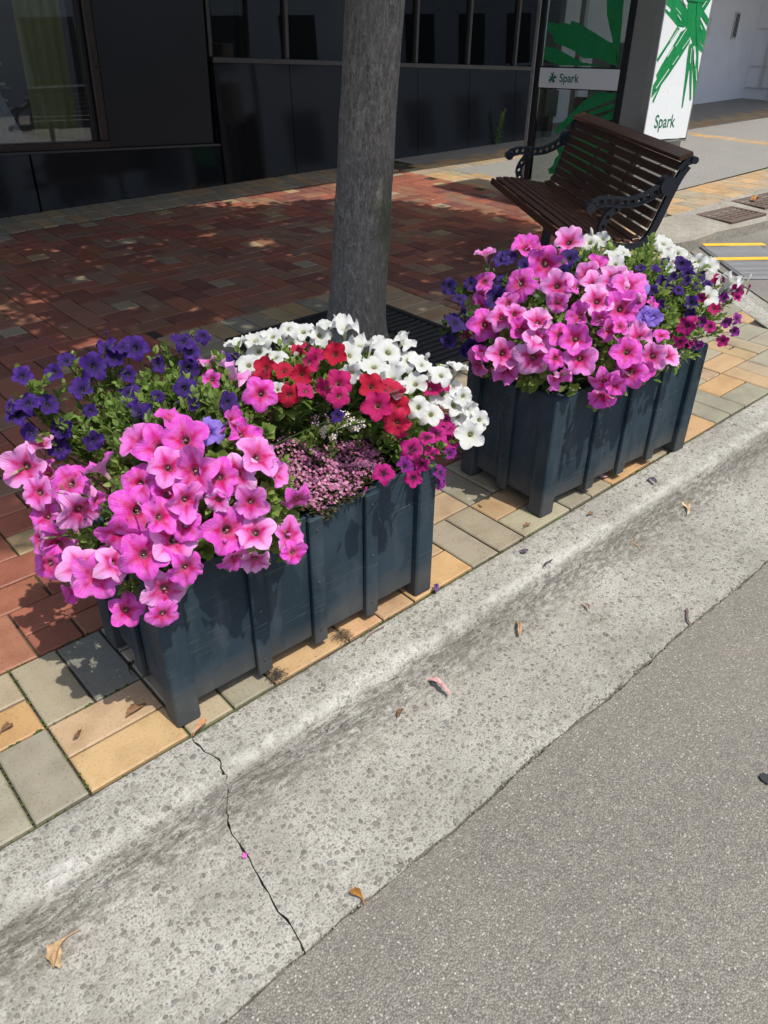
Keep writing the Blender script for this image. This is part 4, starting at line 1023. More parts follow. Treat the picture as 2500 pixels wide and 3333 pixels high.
# ------------------------------------------------------------------ buildings across the road: only mirrored in the black granite and glass
ob = empty('opposite_building', (4, -15, 0)); tag(ob, 'grey rendered building across the road mirrored in the black granite', 'building')
gm = simple('grey_render', (.36, .35, .33), .85, var=.12, sc=2)
MB().box(-22, 90, -4, 0, -.2, 6.4).build('wall', gm, ob)
for k in range(32):
    x = -20 + k * 3.3
    MB().box(x, x + 1.7, .002, .05, .5, 2.6).build('window', MAT['blackmetal'], ob)
    MB().box(x + .1, x + 1.5, .002, .05, 4.2, 6.0).build('window', MAT['blackmetal'], ob)
    MB().box(x - .08, x + 1.78, .002, .12, .38, .497).build('ledge', MAT['pipe'], ob)
# ------------------------------------------------------------------ tree grate and tree
def tree_grate():
    cx, cy = (GX0 + GX1) / 2, (GY0 + GY1) / 2; t = empty('tree_grate', (cx, cy, 0)); tag(t, 'dark cast iron grate around the foot of the tree', 'tree grate')
    w = (GX1 - GX0) / 2
    for (a, b, c, d) in ((-w, w, -w, -w + .035), (-w, w, w - .035, w), (-w, -w + .035, -w + .0352, w - .0352), (w - .035, w, -w + .0352, w - .0352)):
        MB().box(a, b, c, d, -.03, .006, .003).build('frame', MAT['grate'], t)
    MB().box(-.018, .018, -w + .036, -.26, -.02, .003, .002).build('spine', MAT['grate'], t); MB().box(-.018, .018, .26, w - .036, -.02, .003, .002).build('spine', MAT['grate'], t)
    n = 19; inner = w - .035
    for k in range(n):
        y = -inner + 2 * inner * (k + .5) / n; hole = .25
        hx = math.sqrt(max(0, hole ** 2 - y * y)) if abs(y) < hole else 0
        for s in (-1, 1):
            a, b = (max(hx, .0185), inner - .001)
            MB().box(min(s * a, s * b), max(s * a, s * b), y - .015, y + .015, -.018, .001 + RND.uniform(0, .001), .003).build('bar', MAT['grate'], t)
    MB().box(-inner, inner, -inner, inner, -.04, -.032).build('soil', MAT['soilbase'], t)
tree_grate()
def tree():
    t = empty('street_tree', (2.58, 3.10, 0)); tag(t, 'grey barked street tree growing through the iron grate', 'tree')
    mb = MB(); n = 96; rings = []
    zs = [-.05] + [.018 * k for k in range(96)] + [1.8, 1.9, 2.0, 2.1, 2.2, 2.3, 2.4, 2.5]
    for z in zs:
        r = .131 + .027 * math.exp(-max(z, 0) / .55) + .028 * math.exp(-max(z, 0) / .05) - .003 * max(z, 0); ring = []
        for k in range(n):
            a = 6.283 * k / n; q = r * (1 + .022 * math.sin(3 * a + z * 1.3) + .014 * math.sin(7 * a + z * 3.1) + .010 * math.sin(2 * a - z * 5) + .006 * math.sin(z * 17 + a))
            cx_, cy_ = math.cos(a), math.sin(a); q += .0045 * noise3((cx_ * 9, cy_ * 9, z * 3.2)) + .0028 * abs(noise3((cx_ * 26, cy_ * 26, z * 6))) + .006 * max(0, noise3((cx_ * 2.2 + 4, cy_ * 2.2, z * 2.4)) - .25) + .030 * math.exp(-max(z, 0) / .09) * max(0, math.sin(5 * a + .8)) ** 2
            ring.append((q * math.cos(a) + .052 * z, q * math.sin(a) - .042 * z, z))
        rings.append(ring)
    v = [p for r in rings for p in r]
    mb.add(v, [(i * n + k, i * n + (k + 1) % n, (i + 1) * n + (k + 1) % n, (i + 1) * n + k) for i in range(len(zs) - 1) for k in range(n)])
    mb.build('trunk', MAT['bark'], t, True)
    rr = random.Random(5); tips = []
    for k in range(9):
        a = k * .72; L = rr.uniform(1.0, 1.9); p0 = Vector((.13, -.105, 2.45))
        d = Vector((math.cos(a) * .9, math.sin(a) * .9 - .25, rr.uniform(.7, 1.4))).normalized()
        pts = [p0 + d * (L * q) + Vector((0, 0, .25 * q * q)) for q in (0, .25, .5, .75, 1)]
        mb2 = MB(); mb2.tube(pts, [.075, .06, .045, .03, .016], 8); mb2.build('limb', MAT['bark'], t, True)
    # crown: leaves in clumps, shaded ground patch as in the street
    shade = [(-.6, 2.42), (.45, 2.42), (1.4, 2.5), (2.6, 2.45), (3.3, 2.42), (3.9, 2.40), (4.6, 2.75), (5.1, 3.25), (5.3, 4.0), (5.33, 4.4), (5.15, 4.95), (5.03, 5.49), (4.7, 5.88), (4.14, 6.0), (3.75, 6.2), (3.5, 6.5), (2.8, 6.9), (1.5, 7.6), (0.2, 7.0), (-.5, 5)]
    def inside(x, y):
        c = False; n_ = len(shade)
        for i in range(n_):
            (xa, ya), (xb, yb) = shade[i], shade[(i + 1) % n_]
            if (ya > y) != (yb > y) and x < (xb - xa) * (y - ya) / (yb - ya) + xa: c = not c
        return c
    V = []; F = []; A_ = []; cl = 0; holes = [(3.3, 5.05, .14), (2.78, 3.66, .07), (1.9, 5.1, .06), (2.2, 3.95, .09), (4.2, 4.6, .07), (1.45, 3.95, .09), (3.1, 5.5, .1)]
    tries = 0
    while cl < 1150 and tries < 60000:
        tries += 1
        gx_, gy_ = rr.uniform(-.7, 5.4), rr.uniform(2.3, 7.6)
        if not inside(gx_, gy_): continue
        z = rr.uniform(2.7, 5.6); c = Vector((gx_ + .045 * z, gy_ - .44 * z, z)); cl += 1
        for _ in range(34):
            p = c + Vector((rr.gauss(0, .16), rr.gauss(0, .16), rr.gauss(0, .13)))
            sx, sy = p.x - .045 * p.z, p.y + .44 * p.z
            e_ = rr.gauss(0, .05)
            if not inside(sx + e_, sy + e_): continue
            if any((sx - hx) ** 2 + (sy - hy) ** 2 < hr * hr for hx, hy, hr in holes): continue
            d = Vector((rr.gauss(0, 1), rr.gauss(0, 1), rr.gauss(-.2, .5))).normalized(); s = d.cross(Vector((rr.gauss(0, .5), rr.gauss(0, .5), 1))).normalized()
            L, W = rr.uniform(.08, .13), rr.uniform(.03, .045); q = p - t.location; m = len(V)
            V += [q, q + d * L * .45 + s * W, q + d * L, q + d * L * .45 - s * W]; F.append((m, m + 1, m + 2, m + 3)); A_ += [rr.random()] * 4
    o = pyobj('crown', V, F, MAT['crown'], t)
    ca = o.data.color_attributes.new('fc', 'FLOAT_COLOR', 'POINT'); ca.data.foreach_set('color', np.array([(a, 0, 0, 1) for a in A_], dtype=np.float32).ravel())
tree()
# ------------------------------------------------------------------ phone booth
def flat_poly(mbs, pts, o_, ax, ay, az, off, th=.0006):
    mb = MB(); mb.prism(pts, Vector(o_) + az * off, ax, ay, az, th); return mb
def text_mesh(name, body, parent, mat, width, org, ax, ay):
    cu = bpy.data.curves.new('t', 'FONT'); cu.body = body; cu.extrude = .0004; cu.resolution_u = 6; cu.offset = .012
    ob_ = bpy.data.objects.new('t', cu); C.objects.link(ob_); bpy.context.view_layer.update()
    dg = bpy.context.evaluated_depsgraph_get(); me = bpy.data.meshes.new_from_object(ob_.evaluated_get(dg)); bpy.data.objects.remove(ob_)
    xs = [v.co.x for v in me.vertices]; w = max(xs) - min(xs); s = width / w; x0 = min(xs); az = ax.cross(ay)
    for v in me.vertices:
        c = v.co; v.co = Vector(org) + ax * ((c.x - x0) * s) + ay * (c.y * s) + az * (.0007 if c.z > 0 else 0)
    me.materials.clear(); me.materials.append(mat); me.name = name; o = link(name, me, parent); return o
def booth():
    t = empty('phone_booth', (5.72, 3.52, 0), BROT); tag(t, 'steel and glass public phone booth with green printed star signs', 'phone booth')
    X, Y, Z = Vector((1, 0, 0)), Vector((0, 1, 0)), Vector((0, 0, 1))
    st = MAT['steel']; bk = MAT['blackmetal']
    MB().box(.0, .05, .012, .188, -.12, 2.2, .003).build('steel_panel', st, t)
    MB().box(.0, .045, .19, .25, -.12, 2.2, .003).build('frame_post', bk, t); MB().box(.0, .045, 1.012, 1.063, -.12, 2.2, .003).build('frame_post', bk, t)
    MB().box(-.004, .05, 1.0645, 1.10, -.2, 2.2, .003).build('steel_post', st, t)
    MB().box(.56, .61, 1.05, 1.10, -.2, 2.2, .003).build('steel_post', st, t); MB().box(.57, .612, .06, .20, -.12, 2.2, .003).build('steel_panel', st, t)
    MB().box(.57, .60, .205, 1.045, -.05, .9, .003).build('back_panel', simple('booth_back', (.05, .055, .06), .5), t)
    up_ = MB().box(.018, .026, .2505, 1.0115, 1.125, 2.19).build('upper_pane', MAT['bglass'], t); lo_ = MB().box(.018, .026, .2505, 1.0115, .10, .962).build('lower_pane', MAT['bglass'], t)
    MB().box(.006, .036, .2505, 1.0115, 1.112, 1.124).build('glazing_bar', bk, t); MB().box(.006, .036, .2505, 1.0115, .963, .971).build('glazing_bar', bk, t)
    band = MB().box(.002, .034, .2508, 1.0112, .9715, 1.1115, .002).build('name_band', MAT['signwhite'], t)
    MB().box(.0, .05, .2505, 1.0115, -.15, .098, .003).build('kick_panel', st, t)
    MB().box(-.03, .64, -.065, 1.13, 2.205, 2.30, .01).build('roof', st, t)
    # payphone inside
    ph = empty('payphone', parent=t)
    MB().box(.38, .56, .50, .80, .80, 1.30, .02).build('case', MAT['awning'], ph); MB().tube([(.36, .56, .92), (.36, .56, 1.2)], .022, 8).build('handset', bk, ph); MB().box(.40, .54, .60, .70, -.05, .80, .005).build('stand', st, ph)
    MB().box(.10, .105, .87, .99, .76, .955, .001).build('pale_panel', simple('pale_panel_grey', (.42, .44, .48), .5), t)  # flat pale grey rectangle behind the booth glass
    # green brush strokes printed on the glass
    for k, poly in enumerate(GLASS_GREEN):
        pts = [(min(max(y, .256), 1.008), h) for y, h in poly]; hi = max(h for _, h in pts) > 1.1
        pts = [(y, max(h, 1.13) if hi else min(max(h, .11), .955)) for y, h in pts]
        MB().prism(pts, Vector((.0165 - .0007 * k, 0, 0)), Y, Z, X, .0005).build('green_stroke', MAT['green'], up_ if hi else lo_)
    # star and name on the white band (reads from the street side)
    for k in range(9):
        a = math.radians(20 + k * 40 + (7 if k % 2 else -6)); d = Vector((math.cos(a), math.sin(a))); n_ = Vector((-d.y, d.x)); c = Vector((.873, 1.041)); L = .044 if k % 3 else .036
        pts = [c - d * .006 - n_ * .004, c + d * L * .6 - n_ * .0065, c + d * L - n_ * .003, c + d * L * .93 + n_ * .003, c + d * L * .6 + n_ * .006]
        MB().prism([(p.x, p.y) for p in pts], Vector((.0012 - .0004 * k, 0, 0)), Y, Z, X, .0003).build('star_stroke', MAT['greend'], band)
    text_mesh('lettering', 'Spark', band, MAT['greend'], .19, (.0013, .802, 1.016), -Y, Z)
    # road-side sign
    sg = empty('sign_panel', parent=t)
    MB().box(-.022, .590, -.058, -.004, .652, 2.19, .002).build('light_box', MAT['signwhite'], sg)
    for (a, b, c, d) in ((-.034, -.0225, .642, 2.2), (.5905, .602, .642, 2.2)): MB().box(a, b, -.062, 0, c, d, .002).build('trim', st, sg)
    MB().box(-.034, .602, -.0625, -.001, .630, .6415, .001).build('trim', st, sg)
    polys = list(SIGN_GREEN) + [[(x, 2 * 1.50 - h) for x, h in reversed(p)] for p in SIGN_GREEN if max(h for _, h in p) < 1.46] + [[(.17, 1.55), (.52, 1.55), (.47, 1.78), (.33, 1.72), (.2, 1.8)]]
    for k, poly in enumerate(polys):
        pts = [(min(max(x, -.021), .589), min(h, 2.18)) for x, h in poly]
        MB().prism(pts, Vector((0, -.0586 - .0004 * k, 0)), X, Z, -Y, .0003).build('green_stroke', MAT['green'], sg)
    for k, poly in enumerate(SIGN_WHITE):
        pts = [(min(max(x, -.021), .589), min(h, 2.18)) for x, h in poly]
        MB().prism(pts, Vector((0, -.0586 - .0004 * len(polys) - .0004 * k, 0)), X, Z, -Y, .0003).build('white_streak', MAT['signwhite'], sg)
    text_mesh('lettering', 'Spark', sg, MAT['greend'], .288, (.10, -.0587, .735), X, Z)
    for (a, b) in ((-.12, .10), (.105, .30), (.305, .46), (.465, .628)): MB().box(.10 if a < .3 else .0, .602, -.02, .03, a, b - .003, .003).build('base_panel', st, t)
booth()
# ------------------------------------------------------------------ bench
def bench():
    ba = math.radians(55.78); ex = Vector((math.cos(ba), math.sin(ba), 0)); ey = Vector((-ex.y, ex.x, 0)); R_ = Matrix((ex, ey, Vector((0, 0, 1)))).transposed()
    t = empty('park_bench', (3.864, 2.604, 0), R_); t.scale = (.96, .96, .96); tag(t, 'dark timber slatted bench with navy cast iron arms', 'bench')
    path = [(-.125, .395), (-.12, .425), (-.085, .442), (-.03, .446), (.04, .440), (.12, .428), (.20, .412), (.27, .402), (.325, .410), (.362, .448), (.388, .51), (.410, .58), (.432, .65), (.455, .72), (.482, .785), (.515, .838)]
    P_ = [Vector(p) for p in path]
    # arc length resample
    S = [0]
    for a, b in zip(P_, P_[1:]): S.append(S[-1] + (b - a).length)
    def at(s):
        s = min(max(s, 0), S[-1] - 1e-6)
        for i in range(len(S) - 1):
            if S[i] <= s <= S[i + 1]:
                f = (s - S[i]) / (S[i + 1] - S[i]); p = P_[i].lerp(P_[i + 1], f); a = (P_[min(i + 1, len(P_) - 1)] - P_[max(i - 0, 0)]).normalized()
                return p, a
    n = 17; sp = S[-1] / n
    for k in range(n):
        p, tg = at(sp * (k + .5)); nr = Vector((-tg.y, tg.x)); w, h = sp * .40, .010; mb = MB()
        c = [p + tg * a + nr * b for a, b in ((-w, -h), (w, -h), (w, h), (-w, h))]
        M_ = Matrix.Identity(4); M_[1][1], M_[2][1] = -tg.x, tg.y; M_[1][2], M_[2][2] = -nr.x, nr.y; M_[1][3], M_[2][3] = -p.x, p.y
        mb.box(.012, 1.758, -w, w, -h, h, .003, M_); mb.build('slat', MAT['bench'], t)
    p = Vector((.516, .872)); tg = Vector((.93, .37)).normalized(); nr = Vector((-tg.y, tg.x)); M_ = Matrix.Identity(4)
    M_[1][1], M_[2][1] = -tg.x, tg.y; M_[1][2], M_[2][2] = -nr.x, nr.y; M_[1][3], M_[2][3] = -p.x, p.y
    MB().box(-.02, 1.79, -.042, .042, -.013, .013, .004, M_).build('top_rail', MAT['bench'], t)
    def strip(path2, width, th, x0, name, holes=0, off=0.0):
        Q = [Vector(p_) for p_ in path2]; s_ = [0]
        for a, b in zip(Q, Q[1:]): s_.append(s_[-1] + (b - a).length)
        def ev(s, tt):
            s = min(max(s, 0), s_[-1] - 1e-6)
            for i in range(len(s_) - 1):
                if s_[i] <= s <= s_[i + 1]:
                    f = (s - s_[i]) / (s_[i + 1] - s_[i]); d1 = (Q[min(i + 1, len(Q) - 1)] - Q[max(i - 1, 0)]).normalized(); d2 = (Q[min(i + 2, len(Q) - 1)] - Q[i]).normalized()
                    d = d1.lerp(d2, f).normalized(); pp = Q[i].lerp(Q[i + 1], f) + Vector((-d.y, d.x)) * (tt + off); return pp
        mb = MB()
        def v3(pp, x): return (x, -pp.x, pp.y)
        if not holes:
            m = 36; f0 = []; vv = []
            for i in range(m + 1):
                for tt in (-width / 2, width / 2):
                    for x in (x0 - th / 2, x0 + th / 2): vv.append(v3(ev(s_[-1] * i / m, tt), x))
            for i in range(m):
                a, b = i * 4, i * 4 + 4
                f0 += [(a, b, b + 1, a + 1), (a + 2, a + 3, b + 3, b + 2), (a, a + 2, b + 2, b), (a + 1, b + 1, b + 3, a + 3)]
            f0 += [(0, 1, 3, 2), (m * 4, m * 4 + 2, m * 4 + 3, m * 4 + 1)]; mb.add(vv, f0)
        else:
            cl = s_[-1] / holes
            for hI in range(holes):
                cs = (hI + .5) * cl; nn = 16; vv = []; f0 = []; rad = width * .30
                for k in range(nn):
                    a = 6.283185 * (k + .0) / nn + .3927 / 2; ca_, sa_ = math.cos(a), math.sin(a); q = max(abs(ca_) / (cl / 2), abs(sa_) / (width / 2))
                    o2 = (cs + ca_ / q, sa_ / q); i2 = (cs + ca_ * min(rad, cl * .36), sa_ * rad)
                    for x, hh in ((x0 - th / 2, 0), (x0 + th / 2, 0)): vv.append(v3(ev(*o2), x)); vv.append(v3(ev(*i2), x))
                for k in range(nn):
                    a, b = k * 4, ((k + 1) % nn) * 4
                    f0 += [(a, b, b + 1, a + 1), (a + 2, a + 3, b + 3, b + 2), (a + 1, b + 1, b + 3, a + 3), (a, a + 2, b + 2, b)]
                mb.add(vv, f0)
        return mb.build(name, MAT['iron'], t)
    arm = [(.0, .600), (.02, .622), (.07, .637), (.13, .636), (.20, .628), (.27, .634), (.33, .655), (.385, .685), (.44, .715)]
    brk = [(.175, .605), (.125, .575), (.092, .525), (.085, .475), (.105, .43), (.15, .395), (.22, .37)]
    for x in (.0, 1.77):
        strip(path[1:], .040, .030, x, 'side_frame', 0, -.032)
        strip(arm, .046, .024, x, 'arm', 10); strip(arm, .009, .046, x, 'arm_flange', 0, .022); strip(arm, .009, .046, x, 'arm_flange', 0, -.022); strip(brk, .044, .032, x, 'arm_bracket', 6)
        MB().tube([(x - .024, .0, .602), (x + .024, .0, .602)], .030, 18).build('arm_scroll', MAT['iron'], t)
        MB().tube([(x - .036, -.445, .718), (x + .036, -.445, .718)], .052, 22).build('back_boss', MAT['iron'], t)
        MB().tube([(x - .03, -.57, .852), (x + .03, -.57, .852)], .020, 12).build('top_bracket', MAT['iron'], t)
        strip([(.50, .80), (.53, .84), (.575, .855)], .04, .03, x, 'top_bracket')
    for x in (.42, 1.30):
        strip([(.24, .385), (.22, .25), (.21, .12), (.20, .02)], .06, .035, x, 'leg'); MB().box(x - .03, x + .03, -.38, -.06, .0, .028, .004).build('foot', MAT['iron'], t)
    for x in (.60, 1.18): strip(path[2:], .028, .035, x, 'mid_strap', 0, -.026)
bench()
# ------------------------------------------------------------------ planter boxes
PL = {}
def planter(key, x0, x1, y0, y1, yaw, label):
    cx, cy = (x0 + x1) / 2, (y0 + y1) / 2; W, D = (x1 - x0) / 2, (y1 - y0) / 2; Ht = .455
    t = empty('planter_box', (cx, cy, .0)); t.rotation_euler = (0, 0, math.radians(yaw)); tag(t, label, 'planter', 'timber planter boxes beside the kerb'); PL[key] = t
    m = MAT['paint']; p = .066
    for sx in (-1, 1):
        for sy in (-1, 1):
            a, b = sorted((sx * W, sx * (W - p))); c, d = sorted((sy * D, sy * (D - p))); MB().box(a, b, c, d, .0, Ht, .005).build('post', m, t)
    inx, iny = W - p, D - p
    bx = [-inx + 2 * inx * k / 4 for k in range(5)]
    for sy in (-1, 1):
        yf = sy * (D - .022)
        for k in range(4):
            a, b = bx[k] + (.001 if k else .0006), bx[k + 1] - (.001 if k < 3 else .0006); MB().box(a, b, *sorted((yf, yf - sy * .02)), .042 + RND.uniform(0, .004), Ht - .006, .002).build('panel', m, t)
        for k in (1, 2, 3):
            if sy < 0:
                for zz in (.07, .24, .41): MB().tube([(bx[k] + .018, -D + .0062, zz), (bx[k] + .018, -D + .0035, zz)], .0038, 8).build('screw', MAT['darkframe'], t)
        for k in (1, 2, 3): MB().box(bx[k] - .004, bx[k] + .040, *sorted((sy * (D - .006), yf + sy * .0004)), .022, Ht - .012, .003).build('batten', m, t)
    for sx in (-1, 1):
        xf = sx * (W - .022)
        for k in range(2):
            a, b = (-iny + .0006, -.001) if k == 0 else (.001, iny - .0006); MB().box(*sorted((xf, xf - sx * .02)), a, b, .042, Ht - .006, .002).build('panel', m, t)
        MB().box(*sorted((sx * (W - .006), xf + sx * .0004)), -.022, .022, .022, Ht - .012, .003).build('batten', m, t)
    nx, ny = 24, 12; v = []; f = []
    for j in range(ny + 1):
        for i in range(nx + 1): v.append((-inx - .03 + (2 * inx + .06) * i / nx, -iny - .03 + (2 * iny + .06) * j / ny, .425 + RND.uniform(-.006, .01)))
    f = [(j * (nx + 1) + i, j * (nx + 1) + i + 1, (j + 1) * (nx + 1) + i + 1, (j + 1) * (nx + 1) + i) for j in range(ny) for i in range(nx)]
    pyobj('soil', v, f, MAT['soil'], t, True)
    MB().box(-inx, inx, -iny, iny, .05, .07).build('base_board', m, t)
planter(1, .513, 1.388, 1.318, 1.755, -1.4, 'slate blue planter box with a pink and purple petunia mound, nearest the camera')
planter(2, 1.965, 2.825, 1.300, 1.725, -4.0, 'slate blue planter box in front of the bench')
# ------------------------------------------------------------------ flowers
def set_fc(me, cols):
    at_ = me.attributes.new('ang', 'FLOAT', 'POINT'); at_.data.foreach_set('value', np.array([math.atan2(v.co.y, v.co.x) / 6.283185 for v in me.vertices], dtype=np.float32))
    ca = me.color_attributes.new('fc', 'FLOAT_COLOR', 'POINT'); ca.data.foreach_set('color', np.array(cols, dtype=np.float32).ravel())
def flower_geo(seed, cup, ruff, notch, bend, tube=1.0):
    r = random.Random(seed); n = 50
    prof = [(-1.0 * tube, .055, .5), (-.75 * tube, .075, .5), (-.45 * tube, .105, .42), (-.24, .15, .0), (-.13, .22, 0), (-.065, .34, 0), (-.03, .48, 0), (-.01, .62, 0), (0, .76, 0), (0, .88, 0), (-.015, .96, 0), (-.035, 1.0, 0)]
    lob = [r.uniform(.90, 1.06) for _ in range(5)]; bnd = [r.uniform(-bend, bend * .4) for _ in range(5)]; ph = r.uniform(0, 6.28); ph2 = r.uniform(0, 6.28); off = r.uniform(-.1, .1)
    v = []; c = []; f = []
    for (z, rad, part) in prof:
        for k in range(n):
            th = 6.283185 * k / n; lp = th * 5 / 6.283185; li = int(round(lp)) % 5; co = math.cos(5 * th)   # lobe centre at co=1
            w = max(0, (rad - .40) / .60)
            R = 1 - notch * (1 - max(0, (co + 1) / 2) ** .45) * w * w
            R *= 1 + (lob[li] - 1) * w + .035 * w * max(0, co) ** 6
            wi = (co + 1) / 2
            zz = z + cup * rad * rad * (1 if part == 0 else 0)
            if part == 0:
                zz += .045 * rad * (-co) * w + bnd[li] * w * w * wi + ruff * w * w * (math.sin(10 * th + ph) * .6 + math.sin(17 * th + ph2) * .5)
                zz += off * w * math.cos(th + ph) - .05 * w * max(0, co) ** 12 + .022 * rad * math.sin(15 * th + ph2) * w + .035 * w * max(0, -co) ** 4
            v.append((R * rad * math.cos(th), R * rad * math.sin(th), zz))
            ve = abs(math.cos(2.5 * th)) ** 5
            if part > 0: ve = 0
            c.append((min(1, rad), ve if rad > .2 else 0, part, 1))
    m = len(prof)
    for i in range(m - 1):
        for k in range(n): f.append((i * n + (k + 1) % n, i * n + k, (i + 1) * n + k, (i + 1) * n + (k + 1) % n))
    # stigma and anthers down in the throat
    for (sx, sy, sr, sz) in ((0, 0, .035, -.13), (.045, .02, .022, -.17), (-.03, .04, .022, -.17)):
        b = len(v)
        v += [(sx + sr * math.cos(1.571 * k), sy + sr * math.sin(1.571 * k), sz) for k in range(4)] + [(sx, sy, sz + sr), (sx, sy, -.5)]
        c += [(.9, 0, .5, 1)] * 5 + [(.9, 0, .5, 1)]
        f += [(b + k, b + (k + 1) % 4, b + 4) for k in range(4)] + [(b + (k + 1) % 4, b + k, b + 5) for k in range(4)]
    # calyx and stalk
    for k in range(5):
        a = 6.283 * k / 5 + .3; b = len(v); e = Vector((math.cos(a), math.sin(a), 0)); s = Vector((-e.y, e.x, 0)); z0 = -1.02 * tube
        q = [e * .045 + Vector((0, 0, z0)) - s * .03, e * .045 + Vector((0, 0, z0)) + s * .03, e * .12 + Vector((0, 0, z0 + .26)) + s * .045, e * .16 + Vector((0, 0, z0 + .48)), e * .12 + Vector((0, 0, z0 + .26)) - s * .045]
        v += [tuple(x) for x in q]; c += [(.9, 0, 1, 1)] * 5; f.append((b, b + 1, b + 2, b + 3, b + 4))
    b = len(v); cx = r.uniform(-.15, .15); cy = r.uniform(-.15, .15)
    for (z, x, y, rr) in ((-.98 * tube, 0, 0, .06), (-1.2 * tube, cx * .3, cy * .3, .035), (-1.9 * tube, cx, cy, .03)):
        for k in range(5): v.append((x + rr * math.cos(1.2566 * k), y + rr * math.sin(1.2566 * k), z)); c.append((.9, 0, 1, 1))
    for i in range(2):
        for k in range(5): f.append((b + i * 5 + k, b + i * 5 + (k + 1) % 5, b + i * 5 + 5 + (k + 1) % 5, b + i * 5 + 5 + k))
    return v, f, c
SHAPES = [flower_geo(1, .08, .055, .22, .28), flower_geo(2, .20, .085, .26, .40), flower_geo(3, -.05, .07, .22, .45), flower_geo(4, .30, .085, .24, .35), flower_geo(5, .05, .11, .28, .65), flower_geo(6, -.16, .08, .24, .45), flower_geo(7, .45, .08, .26, .45, 1.15), flower_geo(8, .15, .09, .20, .85), flower_geo(9, .12, .07, .24, .40), flower_geo(10, .0, .09, .26, .55), flower_geo(11, .18, .07, .30, .35), flower_geo(12, .1, .12, .22, .7), flower_geo(13, .6, .13, .3, .8, 1.2)]
FMESH = {}
def fmesh(kind, k):
    if (kind, k) not in FMESH:
        v, f, c = SHAPES[k]; me = bpy.data.meshes.new('flower'); me.from_pydata(v, [], f); me.materials.append(FM[kind]); set_fc(me, c); me.shade_smooth(); FMESH[(kind, k)] = me
    return FMESH[(kind, k)]
LAB = {
 (1, 'pink'): ('pink_petunia', 'bright pink petunia with crimson throats spilling over the nearest planter corner'),
 (1, 'purple'): ('purple_petunia', 'deep purple petunia at the back left of the nearest planter'),
 (1, 'white'): ('white_petunia', 'white petunia along the back and far end of the nearest planter'),
 (1, 'red'): ('red_petunia', 'scarlet and crimson petunia in the middle of the nearest planter'),
 (1, 'magenta'): ('magenta_petunia', 'small magenta petunia trailing over the far end of the nearest planter'),
 (1, 'lilac'): ('lilac_petunia', 'single lilac petunia bloom behind the pink ones in the nearest planter'),
 (2, 'pink'): ('pink_petunia', 'pink petunia mound filling the front of the planter by the bench'),
 (2, 'darkpurple'): ('purple_petunia', 'shaded dark purple petunia at the tree side of the planter by the bench'),
 (2, 'white'): ('white_petunia', 'white petunia at the back of the planter by the bench'),
 (2, 'purple'): ('purple_petunia', 'violet purple petunia at the far end of the planter by the bench'),
 (2, 'magenta'): ('magenta_petunia', 'magenta petunia trailing off the far end of the planter by the bench'),
 (2, 'lilac'): ('lilac_petunia', 'pale lilac petunia blooms among the pinks in the planter by the bench'),
}
FL = []
for ln in FLOWERS.strip().splitlines():
    a = ln.split(); FL.append((int(a[0]), a[1], a[2], Vector(map(float, a[3:6])), float(a[6]), Vector(map(float, a[7:10])).normalized()))
FL.append((2, 'white', 'white', Vector((2.89, 1.41, .31)), .035, Vector((.7, -.7, .2)).normalized())); FL.append((2, 'white', 'white', Vector((2.88, 1.43, .37)), .032, Vector((.8, -.6, .3)).normalized()))
MOUND = {1: (Vector((.95, 1.53, .44)), Vector((.54, .32, .34))), 2: (Vector((2.42, 1.52, .45)), Vector((.54, .32, .37)))}
PLANTS = {}; fr_ = random.Random(21)
for pl, plant, kind, p, R_, n in FL:
    key = (pl, plant)
    if key not in PLANTS:
        nm, lb = LAB[key]; mem = [q for q in FL if (q[0], q[1]) == key]
        c = sum((q[3] for q in mem), Vector((0, 0, 0))) / len(mem); m0, m1 = MOUND[pl]
        base = Vector((min(max(c.x, m0.x - .36), m0.x + .36), min(max(c.y, m0.y - .14), m0.y + .14) if plant not in ('red', 'white') else m0.y + .13, .43))
        t = empty(nm, base); tag(t, lb, 'flower', 'petunias in the planter boxes'); PLANTS[key] = (t, base, [])
    t, base, lst = PLANTS[key]; lst.append((p, R_, n))
    sh = fr_.choice([0, 0, 1, 2, 3, 4, 5, 7, 8, 9, 10, 11] if kind != 'violet' else [1, 3, 6, 6])
    if kind == 'white': sh = fr_.choice([0, 1, 2, 8, 9, 10])
    if n.dot((CAM - p).normalized()) < .72 and fr_.random() < .6: sh = fr_.choice([6, 3, 4, 12])
    q = n.to_track_quat('Z', 'Y').to_matrix().to_4x4() @ Matrix.Rotation(fr_.uniform(0, 6.28), 4, 'Z')
    s = R_ * fr_.uniform(1.02, 1.30) * (.88 if kind in ('purple', 'darkpurple') else 1.10 if kind == 'pink' else 1)
    o = link('flower', fmesh(kind, sh), t, mw=Matrix.Translation(p - base) @ q @ Matrix.Diagonal((s, s, s * fr_.uniform(.9, 1.1), 1)))
